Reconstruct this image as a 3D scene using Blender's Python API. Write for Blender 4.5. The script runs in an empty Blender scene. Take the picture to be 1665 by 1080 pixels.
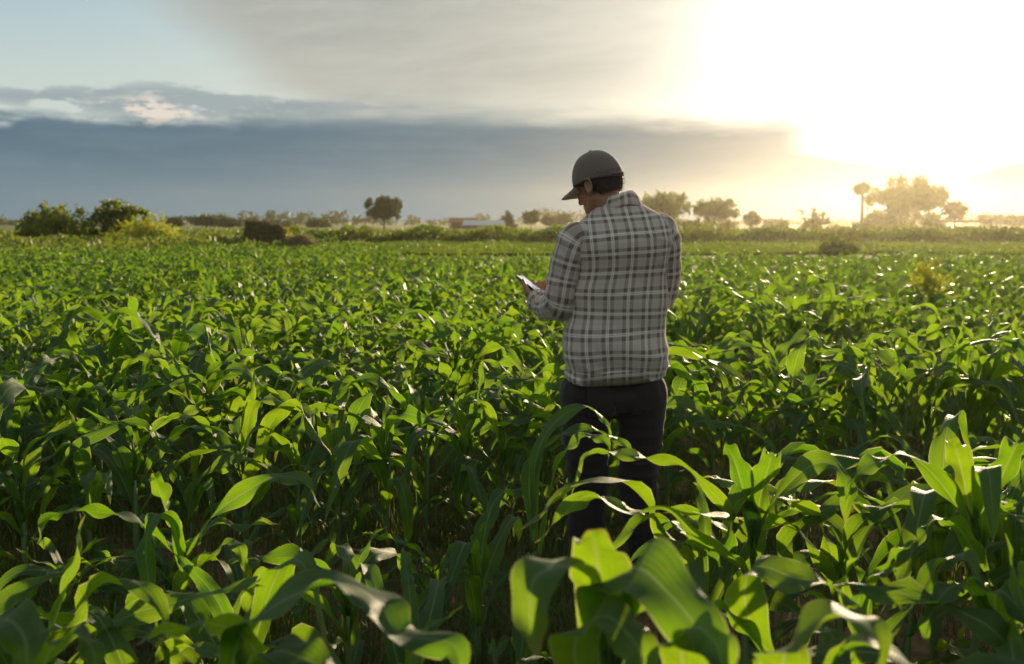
import bpy, bmesh, math, random
import numpy as np
from mathutils import Vector, Matrix, Euler

sc = bpy.context.scene
COL = sc.collection
PI = math.pi
rad = math.radians

# ------------------------------------------------------------------ camera
FPX, CX, CY = 1619.0, 832.5, 540.0           # focal length and centre in photo pixels (1665 x 1080)
CAM_Z, PITCH = 1.42, rad(6.34)
cam_d = bpy.data.cameras.new('camera')
cam = bpy.data.objects.new('camera', cam_d); COL.objects.link(cam)
cam.location = (0, 0, CAM_Z)
cam.rotation_euler = (PI / 2 - PITCH, 0, 0)
cam_d.sensor_width = 36.0; cam_d.lens = 35.0
cam_d.clip_start = 0.05; cam_d.clip_end = 5000
cam_d.dof.use_dof = True
cam_d.dof.focus_distance = 3.85
cam_d.dof.aperture_fstop = 3.5
cam_d.dof.aperture_blades = 0
sc.camera = cam

# ------------------------------------------------------------------ sun direction
SUN_AZ, SUN_EL = 21.5, 8.6
SUN = Vector((math.sin(rad(SUN_AZ)) * math.cos(rad(SUN_EL)), math.cos(rad(SUN_AZ)) * math.cos(rad(SUN_EL)), math.sin(rad(SUN_EL))))

# ------------------------------------------------------------------ node expression helper
class NT:
    def __init__(s, tree):
        s.t = tree; tree.nodes.clear()
    def node(s, typ, **kw):
        n = s.t.nodes.new(typ)
        for k, v in kw.items(): setattr(n, k, v)
        return n
    def put(s, sock, v):
        if isinstance(v, E): s.t.links.new(v.s, sock)
        elif isinstance(v, bpy.types.NodeSocket): s.t.links.new(v, sock)
        else:
            if isinstance(v, (tuple, list)) and len(v) == 3 and len(sock.default_value) == 4: v = (*v, 1)
            sock.default_value = v
    def math(s, op, *a, clamp=False):
        n = s.node('ShaderNodeMath', operation=op, use_clamp=clamp)
        for i, v in enumerate(a): s.put(n.inputs[i], v)
        return E(s, n.outputs[0])
    def mixc(s, f, a, b, blend='MIX'):
        n = s.node('ShaderNodeMix', data_type='RGBA', blend_type=blend, clamp_factor=True)
        s.put(n.inputs['Factor'], f); s.put(n.inputs[6], a); s.put(n.inputs[7], b)
        return E(s, n.outputs[2])
    def smooth(s, x, a, b):
        n = s.node('ShaderNodeMapRange', interpolation_type='SMOOTHSTEP')
        s.put(n.inputs[0], x); s.put(n.inputs[1], a); s.put(n.inputs[2], b)
        n.inputs[3].default_value = 0; n.inputs[4].default_value = 1
        return E(s, n.outputs[0])
    def noise(s, vec, scale, detail=3, rough=.55, out=0, dist=0):
        n = s.node('ShaderNodeTexNoise')
        if vec is not None: s.put(n.inputs['Vector'], vec)
        n.inputs['Scale'].default_value = scale; n.inputs['Detail'].default_value = detail
        n.inputs['Roughness'].default_value = rough; n.inputs['Distortion'].default_value = dist
        return E(s, n.outputs[out])
    def xyz(s, x, y, z):
        n = s.node('ShaderNodeCombineXYZ')
        for i, v in enumerate((x, y, z)): s.put(n.inputs[i], v)
        return E(s, n.outputs[0])
    def sep(s, v):
        n = s.node('ShaderNodeSeparateXYZ'); s.put(n.inputs[0], v)
        return [E(s, o) for o in n.outputs]
    def attr(s, name, out='Fac'):
        n = s.node('ShaderNodeAttribute', attribute_name=name)
        return E(s, n.outputs[out])
    def bump(s, h, strength=.3, dist=.01):
        n = s.node('ShaderNodeBump'); n.inputs['Strength'].default_value = strength
        n.inputs['Distance'].default_value = dist; s.put(n.inputs['Height'], h)
        return E(s, n.outputs[0])
    def bsdf(s, **kw):
        n = s.node('ShaderNodeBsdfPrincipled')
        for k, v in kw.items(): s.put(n.inputs[k.replace('_', ' ')], v)
        return E(s, n.outputs[0])
    def mixs(s, f, a, b):
        n = s.node('ShaderNodeMixShader'); s.put(n.inputs[0], f); s.put(n.inputs[1], a); s.put(n.inputs[2], b)
        return E(s, n.outputs[0])
    def translucent(s, c, normal=None):
        n = s.node('ShaderNodeBsdfTranslucent'); s.put(n.inputs[0], c)
        if normal is not None: s.put(n.inputs[1], normal)
        return E(s, n.outputs[0])
    def out(s, sh):
        n = s.node('ShaderNodeOutputMaterial'); s.put(n.inputs[0], sh)

class E:
    def __init__(s, nt, sock): s.nt, s.s = nt, sock
    def __add__(s, o): return s.nt.math('ADD', s, o)
    __radd__ = __add__
    def __sub__(s, o): return s.nt.math('SUBTRACT', s, o)
    def __rsub__(s, o): return s.nt.math('SUBTRACT', o, s)
    def __mul__(s, o): return s.nt.math('MULTIPLY', s, o)
    __rmul__ = __mul__
    def __truediv__(s, o): return s.nt.math('DIVIDE', s, o)
    def __rtruediv__(s, o): return s.nt.math('DIVIDE', o, s)
    def __pow__(s, o): return s.nt.math('POWER', s, o)
    def abs(s): return s.nt.math('ABSOLUTE', s)
    def max(s, o): return s.nt.math('MAXIMUM', s, o)
    def min(s, o): return s.nt.math('MINIMUM', s, o)
    def frac(s): return s.nt.math('FRACT', s)

# ------------------------------------------------------------------ world: daylight sky with broken evening cloud
world = bpy.data.worlds.new('World'); sc.world = world; world.use_nodes = True
w = NT(world.node_tree)
STR = 0.1
sky = w.node('ShaderNodeTexSky', sky_type='NISHITA')
sky.sun_disc = False
sky.sun_elevation = rad(SUN_EL); sky.sun_rotation = rad(SUN_AZ)
sky.air_density = 1.0; sky.dust_density = 2.2; sky.ozone_density = 1.0
tc = w.node('ShaderNodeTexCoord')
D = E(w, tc.outputs['Generated'])
dx, dy, dz = w.sep(D)
el = w.math('ARCSINE', dz) * (180 / PI)
az = w.math('ARCTAN2', dx, dy) * (180 / PI)
dn = w.node('ShaderNodeVectorMath', operation='DOT_PRODUCT')
w.put(dn.inputs[0], D); dn.inputs[1].default_value = SUN
theta = w.math('ARCCOSINE', E(w, dn.outputs['Value']).min(.99999)) * (180 / PI)
k = 1.0 / STR
def C(r, g, b): return (r * k, g * k, b * k, 1)
streak = w.xyz(dx * 2.2, dy * 2.2, dz * 16.0)
nA = w.noise(streak, 1.3, 5, .55)
nB = w.noise(streak, 4.5, 5, .6)
puff = w.noise(w.xyz(dx * 3, dy * 3, dz * 7), 7.0, 6, .6)
# light scattered round the sun behind thin cloud
aure = w.math('EXPONENT', theta * (-1 / 3.0)) * 5.5 + w.math('EXPONENT', theta * (-1 / 6.5)) * 1.05
aurec = w.mixc(w.smooth(theta, 4, 26), (1.0, .95, .84, 1), (1.0, .86, .70, 1))
# high sheet of grey-beige cloud
wisp = w.noise(w.xyz(dx * 2.6 + dz * 3.0, dy * 2.6, dz * 13.0 - dx * 2.0), 3.2, 8, .62, dist=.6)
sheet_edge = az + 21.5 - (12.5 - el) * 1.55 + (nA - .5) * 7.0 + (wisp - .5) * 5.5
sheet = w.smooth(sheet_edge, -2.4, 4.2) * w.smooth(el + (nA - .5) * 3.0, 3.5, 8.0)
sheet = sheet * (1.0 - w.smooth(el, 25, 55) * w.smooth(puff + nA * .5, .55, .9))
rear = w.smooth(dy, .35, -.15)
broken = w.smooth(wisp * .6 + nA * .4, .40, .58) * w.smooth(el, 5, 12)  # unseen broken cloud behind the camera, added for a more neutral fill light
sheet = sheet * (1.0 - rear) + broken * rear * .85
# low grey-blue bank along the horizon
bank_top = 5.35 + (nA - .5) * 2.6 + (nB - .5) * 1.3 + (puff - .5) * .9 * w.smooth(az, -6, -16) + w.smooth(az, -28, -6) * .8
bank = w.smooth(bank_top - el, w.smooth(az, -22, -8) * -.7 - .15, w.smooth(az, -22, -8) * .7 + .5)
hole = w.smooth(((az - 23.5) / 6.8).abs() + w.smooth(el, 3.9, 2.1) * 1.1 + (nB - .5) * .25, .55, 1.3)
bank = bank * hole
# small lit cumulus above the bank at the left
torn = w.noise(w.xyz(dx * 3.2, dy * 3.2, dz * 13.0), 6.0, 8, .64)
grey_z = w.smooth(((el - 6.3) / 1.5).abs() + ((az + 19.0) / 11.0).abs() * .55, 1.0, .35)
grey_cu = w.smooth(torn + grey_z * .22, .56, .68) * grey_z
lit_z = w.smooth(((el - 5.85 + (az + 19.0) * .08) / 1.15).abs() + ((az + 19.6) / 3.6).abs() * .8, 1.0, .3)
lit_cu = w.smooth(w.noise(w.xyz(dx * 3.2, dy * 3.2, dz * 11.0), 9.0, 9, .68) + lit_z * .06, .50, .60) * lit_z
base = E(w, sky.outputs[0])
clear = w.mixc(.7, base, C(.23, .33, .38))
clear = w.mixc(w.smooth(el, 12, 5.5) * .75, clear, C(.39, .425, .39))
col = w.mixc(sheet * .93, clear, w.mixc(w.smooth(wisp * .6 + nA * .4, .26, .74), C(.235, .245, .225), C(.325, .322, .288)))
glow1 = aure * (1.0 - bank * .87)
g = w.mixc(1.0, aurec, w.xyz(glow1 * k, glow1 * k, glow1 * k), 'MULTIPLY')
bankc = w.mixc(w.smooth(el + (nA - .5) * 1.2, 0.2, 4.6), C(.085, .142, .185), C(.056, .102, .140))
bankc = w.mixc(w.smooth(nB + nA * .5, .6, 1.0) * .35, bankc, C(.115, .165, .195))
col = w.mixc(bank * .97, col, bankc)
col = w.mixc(grey_cu * .75, col, C(.16, .20, .225))
col = w.mixc(lit_cu * .75, col, C(.56, .49, .41))
col = w.mixc(1.0, col, g, 'ADD')
bg = w.node('ShaderNodeBackground'); w.put(bg.inputs[0], col); bg.inputs[1].default_value = STR
wo = w.node('ShaderNodeOutputWorld'); w.t.links.new(bg.outputs[0], wo.inputs[0])

# ------------------------------------------------------------------ sun
sd = bpy.data.lights.new('sun', 'SUN'); sd.energy = 5.0; sd.angle = rad(.6); sd.color = (1.0, .79, .49)
so = bpy.data.objects.new('sun', sd); COL.objects.link(so)
so.rotation_euler = SUN.to_track_quat('Z', 'Y').to_euler(); so.location = SUN * 60

# ------------------------------------------------------------------ exposure, render settings
vs = sc.view_settings
vs.view_transform = 'Standard'; vs.look = 'None'; vs.gamma = 1.0; vs.use_curve_mapping = False
vs.exposure = 0.70
sc.render.engine = 'CYCLES'
cy = sc.cycles
cy.use_denoising = True
cy.max_bounces = 6; cy.diffuse_bounces = 3; cy.glossy_bounces = 2; cy.transmission_bounces = 4
cy.volume_bounces = 1; cy.transparent_max_bounces = 6
cy.sample_clamp_indirect = 6.0

# ------------------------------------------------------------------ small helpers
FWD = Vector((0, math.cos(PITCH), -math.sin(PITCH))); UP = Vector((0, math.sin(PITCH), math.cos(PITCH)))
def at(px, py, Y):
    d = FWD + Vector((1, 0, 0)) * ((px - CX) / FPX) + UP * ((CY - py) / FPX)
    return Vector((0, 0, CAM_Z)) + d * (Y / d.y)
def project(p):
    v = Vector(p) - Vector((0, 0, CAM_Z)); dd = v.dot(FWD)
    if dd < .05: return (-1e6, -1e6, dd)
    return (CX + FPX * v.x / dd, CY - FPX * v.dot(UP) / dd, dd)
def gx(px, Y): return at(px, 375, Y).x

def np_mesh(name, V, Q, uv=None, tint=None, smooth=True):
    """V (n,3); Q list of (m,k) index arrays (quads or triangles)."""
    if not isinstance(Q, (list, tuple)): Q = [Q]
    V = np.asarray(V, np.float32)
    me = bpy.data.meshes.new(name)
    idx = np.concatenate([q.reshape(-1) for q in Q]).astype(np.int32)
    tot = np.concatenate([np.full(len(q), q.shape[1], np.int32) for q in Q])
    start = np.concatenate([[0], np.cumsum(tot)[:-1]]).astype(np.int32)
    me.vertices.add(len(V)); me.vertices.foreach_set('co', V.reshape(-1))
    me.loops.add(len(idx)); me.loops.foreach_set('vertex_index', idx)
    me.polygons.add(len(tot)); me.polygons.foreach_set('loop_start', start)
    me.polygons.foreach_set('use_smooth', np.full(len(tot), smooth))
    if uv is not None:
        ul = me.uv_layers.new(name='UVMap')
        ul.data.foreach_set('uv', np.asarray(uv, np.float32)[idx].reshape(-1))
    if tint is not None:
        a = me.attributes.new('tint', 'FLOAT', 'POINT'); a.data.foreach_set('value', np.asarray(tint, np.float32))
    me.update(calc_edges=True); me.validate()
    return me

def obj(name, me, mat=None, parent=None, loc=None):
    o = bpy.data.objects.new(name, me)
    COL.objects.link(o)
    if mat is not None and me is not None and len(me.materials) == 0: me.materials.append(mat)
    if parent is not None: o.parent = parent
    if loc is not None: o.location = loc
    return o
def tag(o, label=None, cat=None, group=None, kind=None):
    if label: o['label'] = label
    if cat: o['category'] = cat
    if group: o['group'] = group
    if kind: o['kind'] = kind
    return o
def empty(name, loc, label=None, cat=None, group=None):
    o = obj(name, None, loc=loc); o.empty_display_size = .1
    return tag(o, label, cat, group)

def grid_quads(n, m, closed=False):
    """n+1 rings of m (closed) or m+1 vertices."""
    mm = m if closed else m + 1
    i, j = np.meshgrid(np.arange(n), np.arange(m), indexing='ij')
    a = i * mm + j; b = i * mm + (j + 1) % mm
    return np.stack([a, b, b + mm, a + mm], -1).reshape(-1, 4)

def unit(v): return v / np.maximum(np.linalg.norm(v, axis=-1, keepdims=True), 1e-9)

def catmull(P, n):
    P = np.asarray(P, float); P = np.vstack([2 * P[0] - P[1], P, 2 * P[-1] - P[-2]])
    m = len(P) - 3; t = np.linspace(0, m - 1e-6, n); i = t.astype(int); f = (t - i)[:, None]
    p0, p1, p2, p3 = P[i], P[i + 1], P[i + 2], P[i + 3]
    return .5 * (2 * p1 + (p2 - p0) * f + (2 * p0 - 5 * p1 + 4 * p2 - p3) * f ** 2 + (3 * p1 - p0 - 3 * p2 + p3) * f ** 3)

def tube(P, R, seg=8, cap=True, ell=None):
    """closed tapered tube along points P with radii R -> V, Q list"""
    P = np.asarray(P, float); R = np.asarray(R, float)
    T = unit(np.gradient(P, axis=0))
    A = np.array([0, 0, 1.]) if abs(T[0][2]) < .9 else np.array([1., 0, 0])
    V = []
    X = unit(np.cross(T[0], A))
    for i in range(len(P)):
        X = unit(X - T[i] * np.dot(X, T[i])); Y = np.cross(T[i], X)
        a = np.linspace(0, 2 * PI, seg, endpoint=False)[:, None]
        V.append(P[i] + R[i] * (np.cos(a) * X + np.sin(a) * Y))
    V = np.vstack(V); Q = [grid_quads(len(P) - 1, seg, True)]
    if cap:
        V = np.vstack([V, P[0], P[-1]]); n = len(V)
        j = np.arange(seg); k2 = (j + 1) % seg; e = (len(P) - 1) * seg
        Q.append(np.stack([np.full(seg, n - 2), k2, j], -1)); Q.append(np.stack([np.full(seg, n - 1), e + j, e + k2], -1))
    return V, Q

class MB:
    """collects pieces into one mesh"""
    def __init__(s): s.V, s.Q, s.n, s.t, s.uv = [], [], 0, [], []
    def add(s, V, Q, tint=0., uv=None):
        if not isinstance(Q, (list, tuple)): Q = [Q]
        V = np.asarray(V, float)
        s.V.append(V); s.Q += [q + s.n for q in Q]; s.n += len(V)
        s.t.append(np.broadcast_to(np.asarray(tint, float), (len(V),)))
        s.uv.append(np.zeros((len(V), 2)) if uv is None else uv)
        return s
    def box(s, c, h, R=None, tint=0.):
        c = np.asarray(c, float); h = np.asarray(h, float)
        v = np.array([[x, y, z] for x in (-1, 1) for y in (-1, 1) for z in (-1, 1)], float) * h
        if R is not None: v = v @ np.array(R).T
        return s.add(v + c, np.array([[0, 1, 3, 2], [4, 6, 7, 5], [0, 4, 5, 1], [2, 3, 7, 6], [0, 2, 6, 4], [1, 5, 7, 3]]), tint)
    def ball(s, c, r, R=None, n=10, m=16, f=None):
        th = np.linspace(0, PI, n + 1)[:, None]; ph = np.linspace(0, 2 * PI, m, endpoint=False)[None]
        v = np.stack([np.sin(th) * np.cos(ph), np.sin(th) * np.sin(ph), np.cos(th) + 0 * ph], -1).reshape(-1, 3)
        v = v * np.asarray(r, float)
        if f is not None: v = f(v)
        if R is not None: v = v @ np.array(R).T
        return s.add(v + np.asarray(c, float), grid_quads(n, m, True))
    def chain(s, P, R, seg=12):
        """tapered limb with rounded ends (for remeshing)"""
        P = [np.asarray(p, float) for p in P]
        for i in range(len(P) - 1):
            n = max(2, int(np.linalg.norm(P[i + 1] - P[i]) / .012))
            t = np.linspace(0, 1, n + 1)[:, None]
            V, Q = tube(P[i] * (1 - t) + P[i + 1] * t, R[i] * (1 - t[:, 0]) + R[i + 1] * t[:, 0], seg)
            s.add(V, Q)
        for p, r in zip(P, R): s.ball(p, (r, r, r), n=8, m=12)
        return s
    def mesh(s, name, smooth=True, uv=False):
        return np_mesh(name, np.vstack(s.V), s.Q, np.vstack(s.uv) if uv else None, np.concatenate(s.t), smooth)

def remeshed(me, voxel, smooth_iter=2):
    o = bpy.data.objects.new('work', me); COL.objects.link(o)
    m = o.modifiers.new('r', 'REMESH'); m.mode = 'VOXEL'; m.voxel_size = voxel; m.use_smooth_shade = True
    if smooth_iter:
        q = o.modifiers.new('s', 'SMOOTH'); q.factor = .5; q.iterations = smooth_iter
    dg = bpy.context.evaluated_depsgraph_get()
    out = bpy.data.meshes.new_from_object(o.evaluated_get(dg))
    bpy.data.objects.remove(o)
    return out

# cheap smooth noise: sum of random plane waves
_r = np.random.default_rng(7)
def waves(P, freq, seed=0, n=10, aniso=(1, 1, 1)):
    r = np.random.default_rng(seed); P = np.asarray(P, float); P = P * np.asarray(aniso)[:P.shape[-1]]
    k_ = unit(r.normal(size=(n, P.shape[-1]))) * freq * r.uniform(.5, 1.6, (n, 1)); ph = r.uniform(0, 2 * PI, n)
    return np.sin(P @ k_.T + ph).sum(-1) / math.sqrt(n)

# ------------------------------------------------------------------ materials
def new_mat(name):
    m = bpy.data.materials.new(name); m.use_nodes = True
    return m, NT(m.node_tree)

def leaf_material():
    m, n = new_mat('maize_leaf')
    uvn = n.node('ShaderNodeUVMap'); u, v, _ = n.sep(E(n, uvn.outputs[0]))
    oi = n.node('ShaderNodeObjectInfo')
    tint = (n.attr('tint') + E(n, oi.outputs['Random'])).frac()
    d = (u - .5).abs() * 2.0
    rib = n.smooth(d, .10, .035) * (1.0 - v * .55)
    veins = n.smooth(n.noise(n.xyz(u * 40.0, v * 1.3, tint * 31.0), 1.0, 3, .65), .3, .7)
    fine = n.math('SINE', u * 260.0) * .5 + .5
    blot = n.noise(n.xyz(u * 2.0, v * 9.0, tint * 57.0), 1.5, 3)
    c = n.mixc(tint, (.020, .060, .016, 1), (.042, .092, .018, 1))
    c = n.mixc(veins * .5, c, (.055, .11, .026, 1))
    c = n.mixc(rib * .85, c, (.24, .30, .13, 1))
    dry = n.smooth(v + blot * .35 + (d ** 3.0) * .12, 1.12, 1.26) * n.smooth(tint, .35, .7)
    c = n.mixc(dry, c, (.30, .20, .08, 1))
    t = n.mixc(tint, (.09, .31, .004, 1), (.26, .45, .007, 1))
    t = n.mixc(veins * .5, t, (.38, .48, .014, 1))
    t = n.mixc(n.smooth(d, .92, .99) * .8, t, (.60, .60, .22, 1))  # bright backlit rim painted into the transmitted colour along the margins
    t = n.mixc(n.smooth(blot, .4, .75) * .35, t, (.16, .22, .008, 1))
    t = n.mixc(rib * .75, t, (.36, .42, .12, 1))
    t = n.mixc(dry, t, (.35, .20, .05, 1))
    bump = n.bump(veins * .6 + fine * .18 + rib * .9 + blot * .6, .35, .004)
    b = n.bsdf(Base_Color=c, Roughness=blot * .22 + .38, Specular_IOR_Level=.38, Normal=bump)
    n.out(n.mixs(.50, b, n.translucent(t, bump)))
    return m

def foliage_material(name, a, b, ta, tb, tr=.35):
    m, n = new_mat(name)
    tint = n.attr('tint')
    c = n.mixc(tint, a, b); t = n.mixc(tint, ta, tb)
    n.out(n.mixs(tr, n.bsdf(Base_Color=c, Roughness=.55, Specular_IOR_Level=.3), n.translucent(t)))
    return m

def simple_mat(name, c1, c2, scale=8, rough=.8, bump=.3, dist=.01, spec=.3, aniso=(1, 1, 1)):
    m, n = new_mat(name)
    t = n.node('ShaderNodeTexCoord'); x, y, z = n.sep(E(n, t.outputs['Object']))
    vv = n.xyz(x * aniso[0], y * aniso[1], z * aniso[2])
    a = n.noise(vv, scale, 5, .6); f = n.noise(vv, scale * 6, 3)
    n.out(n.bsdf(Base_Color=n.mixc(n.smooth(a, .3, .7), c1, c2), Roughness=rough, Specular_IOR_Level=spec, Normal=n.bump(a * .6 + f * .4, bump, dist)))
    return m

M_LEAF = leaf_material()
M_STALK = simple_mat('maize_stalk', (.10, .17, .05, 1), (.17, .20, .08, 1), 30, .5, .2, .002, .4, (1, 1, .1))
M_BARK = simple_mat('bark', (.06, .045, .03, 1), (.12, .09, .06, 1), 6, .9, .6, .03)
M_GRASS = foliage_material('weed_grass', (.03, .07, .015, 1), (.10, .11, .035, 1), (.12, .22, .02, 1), (.26, .26, .05, 1), .4)
M_TREE = foliage_material('tree_leaves', (.018, .036, .012, 1), (.05, .075, .02, 1), (.05, .10, .012, 1), (.14, .18, .02, 1), .3)
M_BUSH = foliage_material('bush_leaves', (.03, .06, .012, 1), (.10, .13, .02, 1), (.14, .22, .015, 1), (.30, .34, .03, 1), .4)
M_SHRUB = foliage_material('shrub_leaves', (.025, .055, .010, 1), (.11, .14, .02, 1), (.10, .20, .010, 1), (.42, .42, .03, 1), .45)
M_YELLOW = foliage_material('yellow_bush_leaves', (.10, .13, .02, 1), (.22, .23, .03, 1), (.36, .42, .02, 1), (.60, .58, .04, 1), .5)
M_RICELEAF = foliage_material('rice_leaves', (.07, .115, .015, 1), (.12, .165, .03, 1), (.13, .22, .010, 1), (.22, .30, .02, 1), .4)
M_STRAW = foliage_material('straw', (.11, .085, .04, 1), (.27, .20, .10, 1), (.2, .15, .05, 1), (.35, .25, .1, 1), .2)
M_STRAWBODY = simple_mat('straw_body', (.06, .05, .02, 1), (.15, .12, .055, 1), 5, .95, .9, .08, .1, (1, 1, 2.5))

def ground_material():
    m, n = new_mat('field_soil')
    t = n.node('ShaderNodeTexCoord'); P = E(n, t.outputs['Object']); x, y, z = n.sep(P)
    a = n.noise(P, 1.1, 5, .6); b = n.noise(P, 9, 5, .65); c = n.noise(P, 45, 3)
    soil = n.mixc(n.smooth(b, .3, .7), (.085, .042, .024, 1), (.19, .105, .062, 1))
    soil = n.mixc(n.smooth(c, .55, .8) * .4, soil, (.26, .17, .11, 1))
    soil = n.mixc(n.smooth(a, .55, .7) * .45, soil, (.06, .07, .025, 1))
    far = n.smooth(y + (a - .5) * 4, 24, 29)
    big = n.noise(n.xyz(x * .25, y, 0), .05, 5, .6)
    grass = n.mixc(n.smooth(big, .35, .65), (.05, .075, .018, 1), (.10, .125, .03, 1))
    grass = n.mixc(n.smooth(b, .45, .7) * .4, grass, (.13, .12, .045, 1))
    col_ = n.mixc(far, soil, grass)
    n.out(n.bsdf(Base_Color=col_, Roughness=.95, Specular_IOR_Level=.2, Normal=n.bump(b * .6 + c * .4, .6, .03)))
    return m
def rice_material():
    m, n = new_mat('rice_field')
    t = n.node('ShaderNodeTexCoord'); P = E(n, t.outputs['Object']); x, y, z = n.sep(P)
    a = n.noise(n.xyz(x * .4, y, 0), .22, 5, .6); b = n.noise(P, 6, 3)
    c = n.mixc(n.smooth(a, .35, .65), (.17, .21, .014, 1), (.25, .28, .024, 1))
    c = n.mixc(b * .4, c, (.11, .15, .02, 1))
    n.out(n.bsdf(Base_Color=c, Roughness=1.0, Specular_IOR_Level=.0, Normal=n.bump(b, .8, .1)))
    return m
M_GROUND = ground_material(); M_RICE = rice_material()

# ------------------------------------------------------------------ ground
def make_ground():
    xs = np.concatenate([np.linspace(-1500, -14, 24)[:-1], np.linspace(-14, 14, 190), np.linspace(14, 1500, 24)[1:]])
    ys = np.concatenate([[-200, -60, -10], np.linspace(-1, 12, 120), np.linspace(12, 60, 30)[1:], np.geomspace(60, 3000, 30)[1:]])
    X, Y = np.meshgrid(xs, ys, indexing='xy')
    P2 = np.stack([X, Y], -1).reshape(-1, 2)
    near = np.clip((13.5 - np.abs(P2[:, 0])) / 3, 0, 1) * np.clip((12 - P2[:, 1]) / 3, 0, 1) * np.clip((P2[:, 1] + .8) / 1, 0, 1)
    z = (waves(P2, 9, 1) * .011 + waves(P2, 26, 2) * .006 + waves(P2, 55, 3) * .004) * near
    V = np.column_stack([P2, z])
    me = np_mesh('ground', V, grid_quads(len(ys) - 1, len(xs) - 1))
    return tag(obj('ground', me, M_GROUND), kind='structure')
make_ground()

def sheet(name, x0, x1, y0, y1, z, mat, nx=40, ny=10, amp=.05, seed=5):
    xs = np.linspace(x0, x1, nx + 1); ys = np.linspace(y0, y1, ny + 1)
    X, Y = np.meshgrid(xs, ys); P2 = np.stack([X, Y], -1).reshape(-1, 2)
    wob = np.sin(P2[:, 0] * .21 + seed) * .7 + np.sin(P2[:, 0] * .57) * .3
    V = np.column_stack([P2[:, 0], P2[:, 1] + wob, z + waves(P2, .8, seed) * amp])
    return tag(obj(name, np_mesh(name, V, grid_quads(ny, nx)), mat), kind='structure')
sheet('rice_field', -13, 70, 42, 65, .10, M_RICE)

# ------------------------------------------------------------------ maize
rng = np.random.default_rng(11)
def leaf_arrays(r, nL, nW, L, W, e0, bend, p=1.35, fold0=.9, fold1=.18, side=0., twist=0., A=.014, F=3.0):
    s = np.linspace(0, 1, nL + 1); ds = L / nL
    kink = .22 * np.sin(2 * PI * (s * r.uniform(.8, 1.6) + r.random())) * s
    s0 = r.uniform(.38, .72); flop = rad(r.choice([0, 25, 45, 70])) / (1 + np.exp(-(s - s0) * 22)) * np.exp(-np.clip(s - s0 - .1, 0, 1) * r.uniform(0, 2.5))
    e = rad(e0) - rad(bend) * s ** p + kink * rad(70) - flop
    a = side * s ** 1.5 + .25 * np.sin(2 * PI * s * r.uniform(.6, 1.2) + r.uniform(0, 6)) * s
    T = np.stack([np.cos(e) * np.cos(a), np.cos(e) * np.sin(a), np.sin(e)], -1)
    Cc = np.vstack([[0, 0, 0], np.cumsum((T[1:] + T[:-1]) * .5 * ds, axis=0)])
    B = np.stack([-np.sin(a), np.cos(a), 0 * a], -1)
    N = np.cross(T, B)
    roll = twist * s ** 1.3 + .35 * np.sin(2 * PI * s * r.uniform(.7, 1.5) + r.uniform(0, 6)) * s
    B, N = B * np.cos(roll)[:, None] + N * np.sin(roll)[:, None], N * np.cos(roll)[:, None] - B * np.sin(roll)[:, None]
    wd = W * (.42 + .58 * np.clip(s / .36, 0, 1) ** .8) * (1 - s ** 2.3) ** .72
    wd = np.maximum(wd, W * .02)
    u = np.linspace(-1, 1, nW + 1)
    wd = wd * (1 + .05 * np.sin(s * r.uniform(20, 40) + r.uniform(0, 6)) + .03 * np.sin(s * r.uniform(50, 90)))
    fold = fold0 * np.exp(-s * 7) + fold1 * (1 - .4 * s)
    env = np.clip(s / .2, 0, 1) * np.clip((1 - s) / .12, 0, 1)
    ph = r.uniform(0, 2 * PI); dph = r.uniform(1.2, 4.5); jit = 1 + .35 * np.sin(2 * PI * s * 1.3 + ph)
    U, S = np.meshgrid(u, s)
    au = np.abs(U)
    wob = np.where(U > 0, np.sin(2 * PI * F * S * 1.0 + ph), np.sin(2 * PI * F * 1.13 * S + ph + dph)) * jit[:, None]
    rip = A * wob * au ** 1.6 * env[:, None]
    h = wd[:, None] * .5
    V = Cc[:, None, :] + B[:, None, :] * (U * h * np.cos(fold)[:, None])[..., None] + N[:, None, :] * (au * h * np.sin(fold)[:, None] + rip - .10 * h * au ** 3)[..., None]
    uv = np.stack([(U + 1) / 2, S], -1)
    return V.reshape(-1, 3), grid_quads(nL, nW), uv.reshape(-1, 2)

#            z    L    W     e0  bend fold1
SPEC = [(.06, .36, .042, 45, 95, .2), (.11, .50, .060, 52, 115, .2), (.17, .66, .068, 58, 112, .16), (.23, .78, .078, 62, 108, .14),
        (.29, .84, .084, 66, 104, .14), (.34, .78, .086, 71, 98, .16), (.38, .66, .080, 76, 86, .2), (.41, .52, .066, 79, 64, .3), (.44, .36, .042, 85, 28, .5)]
NV = 7
def lib(nL, nW, seed):
    out = []
    for i, (z, L, W, e0, bd, f1) in enumerate(SPEC):
        row = []
        for v in range(NV):
            r = np.random.default_rng(seed + i * 100 + v)
            row.append(leaf_arrays(r, nL, nW, L * r.uniform(.92, 1.22), W * r.uniform(.84, 1.12), e0 + r.uniform(-7, 7), bd * r.uniform(.7, 1.25), r.uniform(1.1, 1.7),
                                   fold1=f1, side=r.uniform(-.5, .5), twist=r.uniform(-.9, .9), A=r.uniform(.014, .030) * min(1, W / .08), F=r.uniform(2.0, 3.6)))
        out.append(row)
    return out
LIB_HI = lib(26, 6, 500); LIB_MID = lib(12, 4, 500); LIB_LO = lib(8, 2, 500)
MESH_HI = [[np_mesh('leaf', V, Q, uv, np.full(len(V), rng.random())) for (V, Q, uv) in row] for row in LIB_HI]
for row in MESH_HI:
    for me in row: me.materials.append(M_LEAF)
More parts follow.
